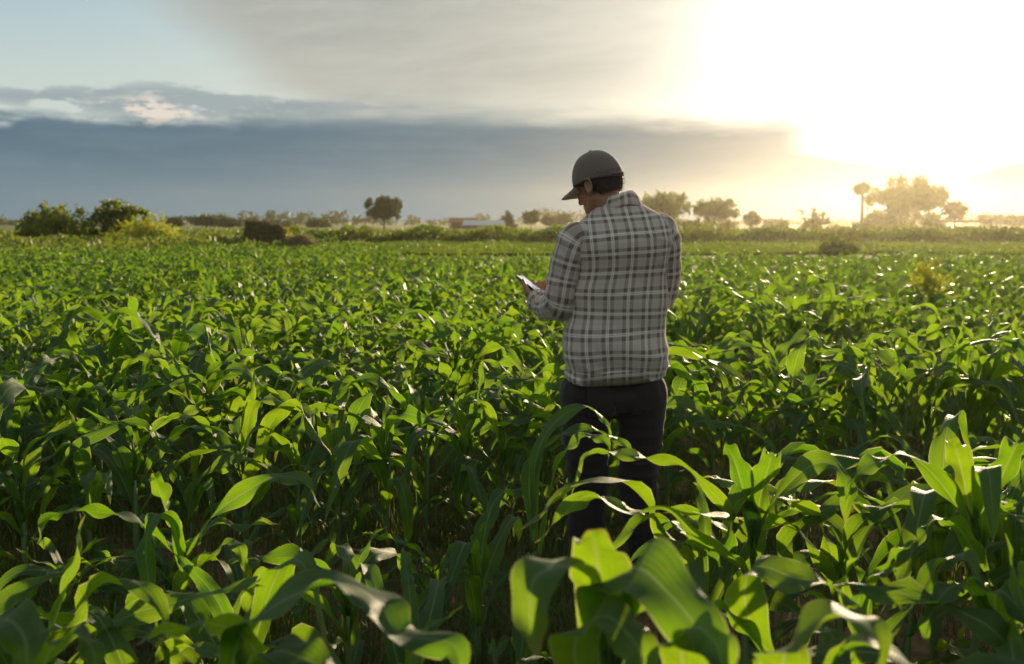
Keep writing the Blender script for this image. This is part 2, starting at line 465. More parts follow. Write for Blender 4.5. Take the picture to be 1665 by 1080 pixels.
def stalk_arrays(r, h=.46, seg=7, n=8):
    z = np.linspace(0, h, n); bx = r.uniform(-.02, .02); by = r.uniform(-.02, .02)
    P = np.column_stack([bx * (z / h) ** 2, by * (z / h) ** 2, z - .02])
    R = np.interp(z / h, [0, .5, 1], [.0125, .0135, .006]) * (1 + .12 * (np.arange(n) % 2))
    return tube(P, R, seg)
STALKS = [np_mesh('stalk', *stalk_arrays(np.random.default_rng(900 + i))) for i in range(5)]
for s_ in STALKS: s_.materials.append(M_STALK)
def plant_recipe(r, size=1.0):
    """[(spec index, variant, azimuth, z, scale)]"""
    az0 = r.uniform(0, 2 * PI); n0 = r.choice([0, 0, 1]) ; out = []
    for i in range(n0, len(SPEC)):
        a = az0 + PI * (i % 2) + r.normal() * .38
        out.append((i, int(r.integers(NV)), a, SPEC[i][0] * size, size * r.uniform(.92, 1.08)))
    return out

def build_plant(loc, r, size, label, leaves=True, extra=None):
    root = empty('maize_plant', loc, label, 'maize plant', 'maize plants standing in the field')
    st = obj('stalk', STALKS[int(r.integers(len(STALKS)))], parent=root); st.scale = (size,) * 3; st.rotation_euler = (0, 0, r.uniform(0, 6))
    if leaves:
        tilt = (r.normal() * .07, r.normal() * .07)
        for (i, v, a, z, s) in plant_recipe(r, size):
            lf = obj('leaf', MESH_HI[i][v], parent=root, loc=(0, 0, z))
            lf.rotation_euler = (tilt[0], tilt[1], a); lf.scale = (s, s * r.choice([-1, 1]), s)
    return root

# rows of the field: direction and offset measured from where the man stands
MAN = Vector((at(1000, 950, 3.9).x, 3.9))
RA = rad(20); RD = Vector((math.cos(RA), math.sin(RA))); RN = Vector((-math.sin(RA), math.cos(RA)))
ROW0, ROWS = .62, .95
def row_q(k_): return ROW0 + ROWS * k_
plants = []
pr = np.random.default_rng(21)
for k_ in range(-4, 44):
    q = row_q(k_)
    t = -40.0
    while t < 60:
        t += pr.uniform(.15, .24)
        p = MAN + RD * (t + 0) + RN * (q + pr.normal() * .05)
        Y = p.y
        if Y < .9 or Y > 40: continue
        lim = .55 * Y + 1.4
        if abs(p.x) > lim + (2.2 if p.x > 0 else 0): continue
        edge = 33 if p.x < -.12 * Y else 25.5
        if Y > edge + math.sin(p.x * .6) * .8: continue
        size = pr.uniform(.82, 1.08) * (1 - .16 * min(1, max(0, (Y - 7) / 11)))
        size *= 1 + .09 * math.sin(p.x * 1.1 + p.y * .6) * math.sin(p.y * .9 - p.x * .35 + 1) + (.06 * math.sin(p.x * 3.1 + p.y * 2.3))
        if pr.random() < .06: size *= .7
        if k_ in (2, 6) and t > (1.0 if k_ == 2 else 2.2): continue
        if k_ in (4, 9, 13) and math.sin(t * .45 + k_) > .55: continue
        px, py, dd = project((p.x, p.y, .55))
        if k_ == -1:                                    # the thin row beside the man's feet
            if -1.25 < t < .75: continue
            if t < 0 and pr.random() < .35: continue
            size *= .62 if t < 0 else .66
        if k_ == -2 and 840 < px < 1130: continue
        if k_ == -2 and 380 < px < 840 and pr.random() < .45: size *= .65
        if k_ == -2 and px < 840: size *= .84
        if k_ == -3 and 330 < px < 1250: continue
        if k_ <= -3 and px < 400: size *= .85
        if k_ <= -3 and Y < 1.25: continue
        if (p - MAN).length < .38: continue
        plants.append((k_, t, p.x, p.y, size, px, py, dd))

def num(i): return ['', 'first', 'second', 'third', 'fourth', 'fifth', 'sixth', 'seventh', 'eighth', 'ninth', 'tenth'][i] if i <= 10 else \
    (str(i) + ('th' if 10 < i % 100 < 14 else {1: 'st', 2: 'nd', 3: 'rd'}.get(i % 10, 'th')))
inview = sorted([q for q in plants if -60 < q[5] < 1725 and q[7] > .5], key=lambda q: q[7])
NEAR = set(id(q) for q in inview[:276])
counts = {}
for q in sorted([q for q in plants if id(q) in NEAR], key=lambda q: abs(q[1])):
    side = 'left' if q[1] < 0 else 'right'
    c = counts.get((q[0], side), 0) + 1; counts[(q[0], side)] = c
    if q[0] >= 0: rw = f'in the {num(q[0] + 1)} row beyond the man'
    else: rw = {-1: 'in the sparse row at the man\'s heels', -2: 'two rows this side of the man', -3: 'three rows this side of the man', -4: 'four rows this side of the man'}[q[0]]
    look = 'small' if q[4] < .75 else ('tall' if q[4] > 1.03 else ('low' if q[4] < .92 else 'broad-leaved'))
    lab = f'{look} maize plant {rw}, {num(c)} to his {side}'
    r = np.random.default_rng(int(abs(q[2]) * 1000) + int(q[3] * 977))
    build_plant((q[2], q[3], 0), r, q[4], lab)

# the rest of the field as one mass
def field_mass():
    mb = MB()
    for q in plants:
        if id(q) in NEAR: continue
        r = np.random.default_rng(int(abs(q[2]) * 1000) + int(q[3] * 977))
        L = LIB_MID if q[7] < 10 and q[7] > 0 else LIB_LO
        rec = plant_recipe(r, q[4])
        for (i, v, a, z, s) in rec:
            V, Q, uv = L[i][v]
            ca, sa = math.cos(a) * s, math.sin(a) * s
            V = V @ np.array([[ca, sa, 0], [-sa, ca, 0], [0, 0, s]]) + (q[2], q[3], z)
            mb.add(V, Q, r.random(), uv)
        V, Q = tube([(q[2], q[3], -.02), (q[2], q[3], .25), (q[2], q[3], .42 * q[4])], [.013, .013, .006], 5, False)
        mb.add(V, Q, .5)
    o = obj('maize_field', mb.mesh('maize_field', uv=True), M_LEAF)
    return tag(o, 'dense green maize filling the field farther back', 'maize field', kind='stuff')
field_mass()
print('PLANTS', len(plants), 'individual', len(NEAR))

# leaves laid out by hand for the plants closest to the camera
def path_leaf(parent, pts, W, rolls, A=.014, F=3., seed=0, nL=44, nW=8, fold1=.16, tint=.5, base=.45):
    r = np.random.default_rng(seed)
    Pc = catmull([np.array(p) for p in pts], nL + 1)
    T = unit(np.gradient(Pc, axis=0)); s = np.linspace(0, 1, nL + 1)
    B = np.cross(np.array([0, 0, 1.]), T) ; B = unit(B)
    for i in range(1, len(B)):
        if np.dot(B[i], B[i - 1]) < 0: B[i] = -B[i]
    N = np.cross(T, B)
    if N[len(N) // 3][2] < 0: B, N = -B, -N
    roll = np.interp(s, np.linspace(0, 1, len(rolls)), np.radians(rolls))
    B, N = B * np.cos(roll)[:, None] + N * np.sin(roll)[:, None], N * np.cos(roll)[:, None] - B * np.sin(roll)[:, None]
    wd = np.maximum(W * (base + (1 - base) * np.clip(s / .36, 0, 1) ** .8) * (1 - s ** 2.6) ** .75, W * .02)
    u = np.linspace(-1, 1, nW + 1); U, S = np.meshgrid(u, s); au = np.abs(U); h = wd[:, None] * .5
    fold = (.6 * np.exp(-s * 7) + fold1)[:, None]
    ph = r.uniform(0, 6); env = (np.clip(s / .15, 0, 1) * np.clip((1 - s) / .12, 0, 1))[:, None]
    wob = np.where(U > 0, np.sin(2 * PI * F * S + ph), np.sin(2 * PI * F * 1.17 * S + ph + 2.3))
    V = Pc[:, None] + B[:, None] * (U * h * np.cos(fold))[..., None] + N[:, None] * (au * h * np.sin(fold) + A * wob * au ** 1.6 * env - .1 * h * au ** 3)[..., None]
    loc = np.array(parent.location)
    me = np_mesh('leaf', V.reshape(-1, 3) - loc, grid_quads(nL, nW), np.stack([(U + 1) / 2, S], -1).reshape(-1, 2), np.full(V.shape[0] * V.shape[1], tint))
    return obj('leaf', me, M_LEAF, parent)

def hero(px, Y, size, label, leaves, keep=True, seed=0):
    p = at(px, 700, Y)
    r = np.random.default_rng(3000 + seed)
    root = build_plant((p.x, Y, 0), r, size, label, leaves=keep)
    for i, (pts, W, rolls, kw) in enumerate(leaves):
        P = []
        for q in pts:
            P.append(at(*q))
        path_leaf(root, P, W, rolls, seed=seed * 10 + i, **kw)
    return root

hero(1000, 1.5, .95, 'very large blurred maize plant at the bottom edge, right below the man\'s legs', [
    ([(985, 1110, 1.5), (978, 990, 1.47), (970, 905, 1.45), (962, 862, 1.40)], .115, [0, 10, 0], dict(A=.016, F=2.4, fold1=.35)),
    ([(990, 1100, 1.5), (985, 980, 1.45), (930, 922, 1.40), (872, 938, 1.36), (862, 1000, 1.33), (875, 1070, 1.31)], .10, [0, -15, 20, 10], dict(A=.014, F=2.6)),
    ([(990, 1100, 1.5), (992, 985, 1.44), (1030, 925, 1.38), (1085, 965, 1.32), (1140, 1030, 1.27), (1185, 1100, 1.22)], .125, [0, 12, 25, 15], dict(A=.018, F=2.4)),
    ([(950, 1150, 1.4), (935, 1050, 1.36), (980, 1002, 1.32), (1035, 1050, 1.28), (1050, 1130, 1.26)], .09, [0, 10, 30], dict(A=.012)),
    ([(995, 1100, 1.5), (1020, 1000, 1.47), (1050, 945, 1.45), (1075, 950, 1.46), (1100, 985, 1.48)], .07, [0, -20, -30], dict(A=.014)),
], keep=False, seed=1)
hero(385, 1.62, .9, 'blurred maize plant at the bottom edge with one long wavy leaf reaching right', [
    ([(372, 1110, 1.62), (395, 1030, 1.58), (465, 975, 1.54), (550, 948, 1.5), (612, 975, 1.46), (648, 1030, 1.42), (735, 1048, 1.38), (752, 1110, 1.36)], .095, [0, 20, 5, -25, 30, 10], dict(A=.016, F=3.2)),
    ([(400, 1120, 1.62), (415, 1060, 1.6), (360, 1018, 1.56), (290, 1022, 1.53), (215, 1050, 1.5)], .09, [0, 20, 35, 20], dict(A=.012)),
    ([(400, 1130, 1.6), (440, 1062, 1.52), (500, 1075, 1.46), (560, 1120, 1.42)], .10, [0, 10, 20], dict(A=.012)),
], keep=False, seed=2)
hero(1330, 1.38, .85, 'blurred maize plant at the bottom edge, one arched leaf above the soil at right', [
    ([(1290, 1170, 1.38), (1275, 1075, 1.34), (1320, 1018, 1.31), (1385, 1003, 1.28), (1425, 1035, 1.26), (1432, 1120, 1.25)], .10, [0, 15, 5, -20, 0], dict(A=.014, F=2.6)),
    ([(1150, 1200, 1.36), (1110, 1080, 1.3), (1125, 1020, 1.27), (1165, 1050, 1.24), (1180, 1130, 1.22)], .085, [0, 10, 20], dict(A=.012)),
], keep=False, seed=3)
hero(10, 1.4, .85, 'blurred maize plant in the bottom corner farthest from the sun', [
    ([(-60, 1140, 1.4), (-30, 1040, 1.36), (10, 1008, 1.33), (42, 1045, 1.3), (40, 1130, 1.28)], .085, [0, 10, 25], dict(A=.012)),
    ([(50, 1160, 1.5), (80, 1062, 1.48), (125, 1032, 1.46), (152, 1062, 1.45), (155, 1130, 1.44)], .05, [0, -10, 25], dict(A=.01)),
], keep=False, seed=4)
hero(1222, 2.6, .88, 'maize plant with V-shaped top whose long leaves cross the man\'s legs', [
    ([(1215, 880, 2.6), (1165, 810, 2.58), (1110, 757, 2.54), (1045, 745, 2.5), (990, 735, 2.48), (945, 752, 2.46), (922, 830, 2.45)], .05, [0, 30, 25, -20, 30, 0], dict(A=.012, F=3.4)),
    ([(1205, 925, 2.5), (1140, 880, 2.42), (1085, 830, 2.36), (1020, 832, 2.32), (958, 806, 2.3), (912, 842, 2.28), (868, 884, 2.27)], .07, [0, 10, 30, -20, 55, 60, 30], dict(A=.016, F=3.0)),
    ([(1222, 905, 2.6), (1212, 820, 2.6), (1195, 752, 2.58), (1180, 722, 2.52)], .085, [0, 15, 0], dict(A=.012, fold1=.5)),
    ([(1225, 905, 2.6), (1236, 815, 2.58), (1252, 752, 2.55), (1254, 735, 2.5)], .085, [0, -15, 0], dict(A=.014, fold1=.4)),
    ([(1228, 890, 2.6), (1262, 812, 2.57), (1320, 757, 2.53), (1362, 760, 2.5), (1378, 800, 2.48), (1374, 850, 2.46)], .08, [0, 40, 30, 0, 20], dict(A=.012, F=2.5)),
    ([(1222, 940, 2.55), (1180, 900, 2.5), (1120, 880, 2.46), (1080, 905, 2.42), (1055, 930, 2.40)], .045, [0, 20, 30], dict(A=.01)),
], keep=False, seed=5)
hero(1592, 2.5, .95, 'broad upright maize plant near the edge below the sun, leaves lit from behind', [
    ([(1588, 910, 2.5), (1570, 800, 2.5), (1556, 735, 2.48), (1548, 712, 2.42)], .085, [0, 20, 0], dict(A=.014, fold1=.4)),
    ([(1598, 910, 2.5), (1622, 800, 2.48), (1650, 730, 2.44), (1660, 722, 2.36)], .09, [0, -20, 0], dict(A=.014, fold1=.3)),
    ([(1588, 890, 2.5), (1540, 800, 2.46), (1480, 742, 2.42), (1430, 750, 2.4), (1395, 770, 2.38), (1375, 815, 2.36)], .07, [0, 20, -10, 30], dict(A=.014, F=3)),
    ([(1595, 900, 2.5), (1600, 800, 2.45), (1605, 760, 2.38), (1612, 800, 2.3), (1615, 880, 2.26)], .07, [0, 0, 10], dict(A=.01)),
    ([(1600, 930, 2.5), (1560, 860, 2.4), (1520, 845, 2.36), (1490, 890, 2.32)], .065, [0, 20, 30], dict(A=.01)),
], keep=False, seed=6)
hero(295, 2.5, .9, 'maize plant with one leaf hanging straight down beside a long rising one', [
    ([(296, 930, 2.5), (282, 855, 2.47), (255, 838, 2.44), (238, 880, 2.41), (242, 950, 2.39), (254, 1030, 2.37)], .065, [0, 10, 20, 10, -10], dict(A=.010)),
    ([(298, 920, 2.5), (345, 842, 2.48), (400, 800, 2.45), (450, 775, 2.42), (495, 785, 2.4), (520, 825, 2.39)], .055, [0, 55, 50, 10, 10], dict(A=.014, F=2.6)),
    ([(292, 910, 2.5), (225, 850, 2.48), (150, 832, 2.44), (85, 838, 2.4), (60, 885, 2.38)], .07, [0, 20, 30, 20], dict(A=.014)),
    ([(296, 910, 2.5), (272, 840, 2.48), (256, 790, 2.46), (252, 770, 2.40)], .065, [0, 0, 10], dict(A=.012, fold1=.4)),
    ([(300, 960, 2.5), (345, 900, 2.44), (385, 885, 2.4), (398, 930, 2.38)], .05, [0, 10, 20], dict(A=.01)),
], keep=False, seed=7)
hero(1262, 1.98, .8, 'maize plant with broad arched grey-green leaf over the bare soil at right', [
    ([(1270, 1100, 1.98), (1215, 1000, 1.95), (1225, 925, 1.92), (1290, 940, 1.9), (1360, 958, 1.88), (1410, 1010, 1.86)], .10, [0, 10, 25, 0, 20], dict(A=.014, F=2.5)),
    ([(1262, 1100, 1.98), (1200, 1010, 1.95), (1150, 985, 1.92), (1115, 1010, 1.9)], .06, [0, 20, 20], dict(A=.012)),
    ([(1268, 1120, 1.98), (1310, 1040, 1.94), (1350, 1030, 1.9), (1370, 1080, 1.88)], .06, [0, 10, 20], dict(A=.01)),
], keep=False, seed=8)
hero(1400, 2.05, .7, 'young maize plant with two narrow upright leaves on the bare soil at right', [
    ([(1398, 1070, 2.05), (1372, 970, 2.04), (1385, 920, 2.02), (1418, 890, 1.98)], .035, [0, 20, 10], dict(A=.006, fold1=.5)),
    ([(1400, 1070, 2.05), (1420, 960, 2.03), (1455, 905, 2.0), (1490, 880, 1.95)], .045, [0, -10, 10], dict(A=.006, fold1=.4)),
    ([(1400, 1080, 2.05), (1395, 985, 2.02), (1425, 935, 1.98), (1462, 930, 1.95)], .05, [0, 20, 10], dict(A=.008)),
    ([(1402, 1080, 2.05), (1480, 990, 2.02), (1525, 920, 2.0), (1570, 905, 1.96), (1600, 960, 1.92)], .07, [0, 20, 0, 20], dict(A=.01)),
], keep=False, seed=9)
hero(1640, 2.0, .85, 'maize plant at the right edge with a leaf sagging over the soil', [
    ([(1640, 1090, 2.0), (1600, 990, 1.97), (1560, 950, 1.94), (1520, 985, 1.9), (1500, 1050, 1.88)], .07, [0, 20, 20], dict(A=.012)),
    ([(1640, 1080, 2.0), (1618, 990, 1.97), (1625, 960, 1.94), (1665, 1000, 1.9), (1690, 1060, 1.88)], .08, [0, 10, 20], dict(A=.012)),
    ([(1645, 1080, 2.0), (1670, 960, 1.98), (1680, 900, 1.95)], .07, [0, 10, 10], dict(A=.012, fold1=.4)),
], keep=False, seed=10)
hero(700, 3.2, .52, 'small young maize plant standing alone in the weedy gap left of the man', [], seed=11)
hero(560, 2.7, .72, 'half-grown maize plant at the left side of the weedy gap, alone on the near side', [], seed=13)
hero(775, 2.95, .70, 'half-grown maize plant in the weedy gap, between the small young one and the man', [], seed=14)
hero(870, 2.75, .62, 'half-grown maize plant in front of the man\'s left shin', [
    ([(868, 860, 2.75), (872, 745, 2.8), (905, 685, 2.85), (955, 662, 2.88), (985, 690, 2.9), (992, 735, 2.9)], .045, [0, 25, 20, 0], dict(A=.010)),
    ([(868, 880, 2.75), (862, 770, 2.8), (905, 712, 2.84), (960, 700, 2.86), (1005, 715, 2.88), (1035, 748, 2.88)], .055, [0, -15, 20, 10], dict(A=.013)),
    ([(880, 900, 2.75), (905, 760, 2.72), (940, 715, 2.7), (975, 712, 2.68), (1000, 745, 2.67)], .05, [0, 20, 20], dict(A=.01)),
], seed=12)

# ------------------------------------------------------------------ weeds between the rows
def weeds():
    r = np.random.default_rng(31); mb = MB(); n = 0
    V, Q, Tn = [], [], []
    for _ in range(22000):
        Y = 1.2 + 7.5 * r.random() ** .8; x = r.uniform(-1, 1) * (.55 * Y + .5)
        dens = math.sin(x * 2.1 + 1) * .5 + math.sin(Y * 3.1 + x) * .5
        if x > .45 and Y < 3.2 and r.random() < .75: continue
        if dens < r.uniform(-1.4, .3): continue
        hgt = r.uniform(.05, .22) * (1.2 if x < .3 else .8); nb = r.integers(4, 9)
        for b in range(nb):
            a = r.uniform(0, 2 * PI); lean = r.uniform(.15, .9); h = hgt * r.uniform(.6, 1.2); wd = r.uniform(.0018, .004)
            d = np.array([math.cos(a), math.sin(a)]); sx = np.array([-d[1], d[0]])
            o = np.array([x, Y]) + r.normal(size=2) * .025
            pts = [(0, 0), (lean * h * .25, h * .55), (lean * h * .8, h * (.95 - .25 * lean))]
            base = len(V)
            for j, (q, z) in enumerate(pts):
                for sgn in ((-1, 1) if j < 2 else (0,)):
                    c = o + d * q + sx * sgn * wd * (1 - .3 * j); V.append((c[0], c[1], z - .01)); Tn.append(r.random())
            Q.append((base, base + 1, base + 3, base + 2)); Q.append((base + 2, base + 3, base + 4, base + 4))
    Q = np.array(Q); tri = Q[Q[:, 2] == Q[:, 3]][:, :3]; quad = Q[Q[:, 2] != Q[:, 3]]
    me = np_mesh('weed_grass', np.array(V), [quad, tri], None, np.array(Tn))
    tag(obj('weed_grass', me, M_GRASS), 'thin weeds and grass growing between the maize rows', 'grass', kind='stuff')
weeds()

# ------------------------------------------------------------------ trees and shrubs
def leaf_cards(blobs, n, size, r, shell=2.2, lo=None):
    """blobs: [(centre, radii, weight)] -> V, Q, tint of small leaf faces spread through the blobs"""
    wts = np.array([b[2] for b in blobs], float); wts /= wts.sum()
    ids = r.choice(len(blobs), n, p=wts)
    Cn = np.array([b[0] for b in blobs], float)[ids]; Rd = np.array([b[1] for b in blobs], float)[ids]
    d = unit(r.normal(size=(n, 3))); rr = r.random(n) ** (1 / shell)
    P = Cn + d * Rd * rr[:, None] + r.normal(size=(n, 3)) * size * .5
    if lo is not None: P[:, 2] = np.maximum(P[:, 2], lo + r.random(n) * size)
    nrm = unit(r.normal(size=(n, 3)) + d * .8); a = unit(np.cross(nrm, r.normal(size=(n, 3)))); b = np.cross(nrm, a)
    s = size * r.uniform(.5, 1.5, (n, 1))
    V = np.stack([P - a * s, P - b * s * .45 + nrm * s * .1, P + a * s, P + b * s * .45 + nrm * s * .1], 1).reshape(-1, 3)
    bt = r.random(len(blobs))
    tint = np.clip(bt[ids] * .6 + r.random(n) * .5, 0, 1)
    return V, np.arange(4 * n).reshape(-1, 4), np.repeat(tint, 4)

def tree(name, px, Y, top_py, width_px, label, cat, mat=None, leaves=2600, size=None, trunk=True, style='round', base=0., group=None, seed=0):
    r = np.random.default_rng(seed + 77)
    p = at(px, 375, Y); x = p.x; H = at(px, top_py, Y).z; Wd = width_px / FPX * Y * .5
    root = empty(name, (x, Y, base), label, cat, group)
    H -= base
    size = size or Wd * .10
    c0 = H * (.30 if trunk else 0.)
    blobs = []
    if style == 'cone':
        for i in range(9):
            t = i / 8; blobs.append(((r.normal() * Wd * .1, r.normal() * Wd * .1, c0 * .6 + (H - c0 * .6) * t * .9), (Wd * (1 - t * .8), Wd * (1 - t * .8), H * .12), 1.1 - t))
    else:
        cz0 = (c0 + H) / 2; RZ = (H - c0) / 2
        for i in range(22):
            d = unit(r.normal(size=3)); rb = Wd * r.uniform(.18, .40); q = r.random() ** .4
            blobs.append(((d[0] * q * (Wd - rb), d[1] * q * (Wd - rb), cz0 + d[2] * q * max(.02, RZ - rb * .8)), (rb, rb, rb * r.uniform(.6, .95)), rb ** 1.6))
        for i in range(20):
            d = unit(r.normal(size=3) + (0, 0, .5)); rb = Wd * r.uniform(.07, .15)
            blobs.append(((d[0] * Wd * .92, d[1] * Wd * .92, cz0 + d[2] * RZ * .95), (rb, rb, rb * 1.3), rb ** 1.5))
        if style == 'bushy':
            for i in range(10):
                a = r.uniform(0, 2 * PI); rb = Wd * r.uniform(.2, .32)
                blobs.append(((math.cos(a) * Wd * .75, math.sin(a) * Wd * .75, rb * .8), (rb, rb, rb), rb))
    V, Q, T = leaf_cards(blobs, leaves, size, r, lo=0)
    obj('crown', np_mesh('crown', V, Q, None, T, False), mat or M_TREE, root)
    tm = MB(); rt = max(.03, H * .022)
    tr = [(0, 0, -.05), (r.normal() * Wd * .04, 0, H * .3), (r.normal() * Wd * .08, r.normal() * Wd * .08, H * .75)]
    V, Q = tube(catmull(tr, 9), np.linspace(rt * 1.3, rt * .35, 9), 8); tm.add(V, Q)
    for b in blobs[:7]:
        z0 = H * r.uniform(.25, .5); c = np.array(b[0])
        V, Q = tube(catmull([(0, 0, z0), c * (.5, .5, .5) + (0, 0, z0 * .5), c], 6), np.linspace(rt * .55, rt * .12, 6), 5); tm.add(V, Q)
    obj('trunk', tm.mesh('trunk'), M_BARK, root)
    return root

tree('shrub', 84, 60, 333, 142, 'dark rounded shrub at the left edge of the field', 'shrub', M_SHRUB, 4200, .13, False, 'bushy', seed=1)
tree('tall_shrub', 194, 62, 327, 98, 'tall leafy shrub with a ragged top between the dark shrub and the feathery one', 'shrub', M_SHRUB, 3400, .15, False, 'bushy', seed=2)
tree('feathery_shrub', 236, 58, 349, 112, 'pale green feathery shrub sloping down towards the straw stack', 'shrub', M_YELLOW, 5200, .07, False, 'bushy', seed=3)
tree('round_tree', 624, 150, 321, 64, 'solitary dark round tree on the horizon left of the man', 'tree', None, 4200, .30, True, seed=4)
tree('conical_tree', 825, 180, 345, 28, 'small dark cone-shaped tree beside the pale-roofed hut', 'tree', None, 1800, .28, True, 'cone', seed=5)
tree('round_tree', 863, 180, 342, 30, 'small round tree between the cone-shaped tree and the man', 'tree', None, 1800, .30, True, seed=6)
tree('bushy_tree', 1080, 130, 316, 98, 'loose bushy tree rising behind the man\'s right shoulder', 'tree', M_BUSH, 4800, .26, True, 'bushy', seed=7)
tree('bushy_tree', 1160, 135, 325, 80, 'lower bushy tree next to the one at the man\'s shoulder', 'tree', M_BUSH, 3800, .26, True, 'bushy', seed=8)
tree('small_tree', 1224, 160, 347, 28, 'small dark tree alone between the bushy trees and the banana clump', 'tree', None, 1300, .28, True, seed=9)
tree('broad_tree', 1470, 170, 293, 126, 'broad hazy tree right under the sun, beside the tall palm', 'tree', M_BUSH, 6500, .45, True, 'bushy', seed=10)
tree('small_tree', 1551, 165, 329, 40, 'small open-crowned tree beside the flat-roofed shelter', 'tree', None, 1300, .34, True, seed=11)
tree('yellow_bush', 1520, 11.5, 422, 84, 'yellow-green bush sticking up out of the maize at right', 'bush', M_YELLOW, 4200, .024, False, 'bushy', seed=12)
tree('dark_mound_bush', 1365, 41.5, 388, 66, 'low dark bush on the field edge below the tall palm', 'bush', M_BUSH, 2200, .08, False, 'bushy', seed=13)
for i, (px, tp, wd) in enumerate([(372, 358, 44), (330, 353, 50), (283, 357, 34), (516, 361, 40), (455, 366, 60)]):
    tree('far_tree', px, 230, tp, wd, ['dim rounded far tree just left of the straw stack', 'dim far tree in the middle of the row beyond the feathery shrub',
         'dim far tree half hidden by the feathery shrub', 'dim low far tree right of the straw stack', 'dim low far tree directly behind the straw stack'][i], 'tree', None, 1500, .5, True, group='far trees on the left horizon', seed=20 + i)
for i, (px, tp, wd) in enumerate([(893, 353, 26), (915, 350, 24), (1610, 350, 40), (1645, 352, 46), (1260, 360, 40)]):
    tree('far_tree', px, 210, tp, wd, ['low far tree left of the man\'s face', 'low far tree touching the outline of the man\'s chin', 'hazy far tree just right of the flat-roofed shelter',
         'hazy far tree at the right edge of the horizon', 'low hazy far tree left of the banana clump'][i], 'tree', None, 1300, .42, True, group='far trees on the right horizon', seed=30 + i)

# banana clump
def banana_clump():
    r = np.random.default_rng(5); Y = 140; p = at(1322, 375, Y); H = at(1322, 326, Y).z
    root = empty('banana_clump', (p.x, Y, 0), 'spiky banana clump glowing in the low sun left of the palm', 'banana plant')
    for i in range(16):
        a = r.uniform(0, 2 * PI); x, y = r.normal() * .6, r.normal() * .6
        V, Q, uv = leaf_arrays(r, 10, 4, H * r.uniform(.55, .8), .55, r.uniform(50, 85), r.uniform(60, 120), A=.05)
        me = np_mesh('frond', V, Q, uv, np.full(len(V), r.random()))
        f = obj('frond', me, M_BUSH, root, (x, y, H * r.uniform(.15, .5))); f.rotation_euler = (0, 0, a)
    for i in range(4):
        x, y = r.normal() * .5, r.normal() * .5
        V, Q = tube([(x, y, -.05), (x, y, H * .3), (x + r.normal() * .1, y, H * .6)], [.16, .14, .08], 8)
        obj('trunk', np_mesh('trunk', V, Q), M_BARK, root)
    blobs = [((r.normal() * 1.5, r.normal() * 1.2, H * r.uniform(.1, .35)), (.9, .9, .6), 1) for _ in range(8)]
    V, Q, T = leaf_cards(blobs, 1200, .22, r, lo=0)
    obj('undergrowth', np_mesh('undergrowth', V, Q, None, T, False), M_BUSH, root)
banana_clump()

def sugar_palm():
    r = np.random.default_rng(9); Y = 165; p = at(1400, 375, Y); H = at(1400, 306, Y).z
    root = empty('sugar_palm', (p.x, Y, 0), 'tall slender palm with a round fan crown under the sun', 'palm tree')
    V, Q = tube(catmull([(0, 0, -.05), (.08, 0, H * .4), (0, .05, H * .98)], 12), np.linspace(.30, .19, 12), 10)
    obj('trunk', np_mesh('trunk', V, Q), M_BARK, root)
    for i in range(26):
        d = unit(r.normal(size=3) * (1, 1, .55) + np.array([0, 0, .12])); L = r.uniform(1.0, 1.55); c = np.array([0, 0, H]) + d * L * .45
        side = unit(np.cross(d, r.normal(size=3))); nn = np.cross(d, side)
        m = 11; a = np.linspace(-1.9, 1.9, 2 * m + 1); rr = np.where(np.arange(2 * m + 1) % 2 == 0, .62, .95) * L * .75
        rim = c + np.cos(a)[:, None] * rr[:, None] * d + np.sin(a)[:, None] * rr[:, None] * side + (np.abs(a) * .12)[:, None] * nn
        V = np.vstack([c - d * L * .45, c, rim]); n = 2 * m + 1
        tri = np.array([[1, 2 + j, 3 + j] for j in range(n - 1)] + [[0, 2, 3], [0, n, n + 1]])
        obj('frond', np_mesh('frond', V, tri, None, np.full(len(V), r.random()), False), M_TREE, root)
    blobs = [((0, 0, .6), (1.2, 1.2, .6), 1), ((.9, .4, 1.2), (.7, .7, .8), 1), ((-.9, 0, .8), (.8, .8, .7), 1)]
    V, Q, T = leaf_cards(blobs, 500, .2, r, lo=0)
    obj('undergrowth', np_mesh('undergrowth', V, Q, None, T, False), M_TREE, root)
sugar_palm()

# crops and rough growth beyond the maize
def strip(name, label, cat, x0, x1, y0, y1, h, n, size, mat, seed, wob=.5):
    r = np.random.default_rng(seed)
    x = r.uniform(x0, x1, n); y = r.uniform(y0, y1, n) + np.sin(x * .3 + seed) * .8
    top = h * (1 + wob * np.sin(x * 1.3 + seed) * .5 + wob * np.sin(x * 3.7 + y) * .4)
    z = top * r.random(n) ** .6
    P = np.stack([x, y, z], -1); d = unit(r.normal(size=(n, 3)) + (0, 0, .4)); a = unit(np.cross(d, r.normal(size=(n, 3)))); b = np.cross(d, a)
    s = size * r.uniform(.5, 1.5, (n, 1))
    V = np.stack([P - a * s, P - b * s * .45, P + a * s, P + b * s * .45], 1).reshape(-1, 3)
    V[:, 2] = np.maximum(V[:, 2], -.02)
    T = np.repeat(np.clip(.5 + .35 * np.sin(x * .8 + seed) + r.normal(size=n) * .25, 0, 1), 4)
    o = obj(name, np_mesh(name, V, np.arange(4 * n).reshape(-1, 4), None, T, False), mat)
    return tag(o, label, cat, kind='stuff')
strip('crop_strip', 'dark green strip of bushy crop along the far side of the bright field', 'crop', -16, 44, 66, 74, .80, 26000, .16, M_BUSH, 3)
strip('field_margin', 'low rough growth between the maize and the bright field', 'weeds', -13, 34, 25.5, 33, .30, 22000, .07, M_BUSH, 4)
strip('rice_growth', 'short yellow-green rice standing in the bright field', 'rice', -13, 45, 43, 64.5, .18, 15000, .09, M_RICELEAF, 9)
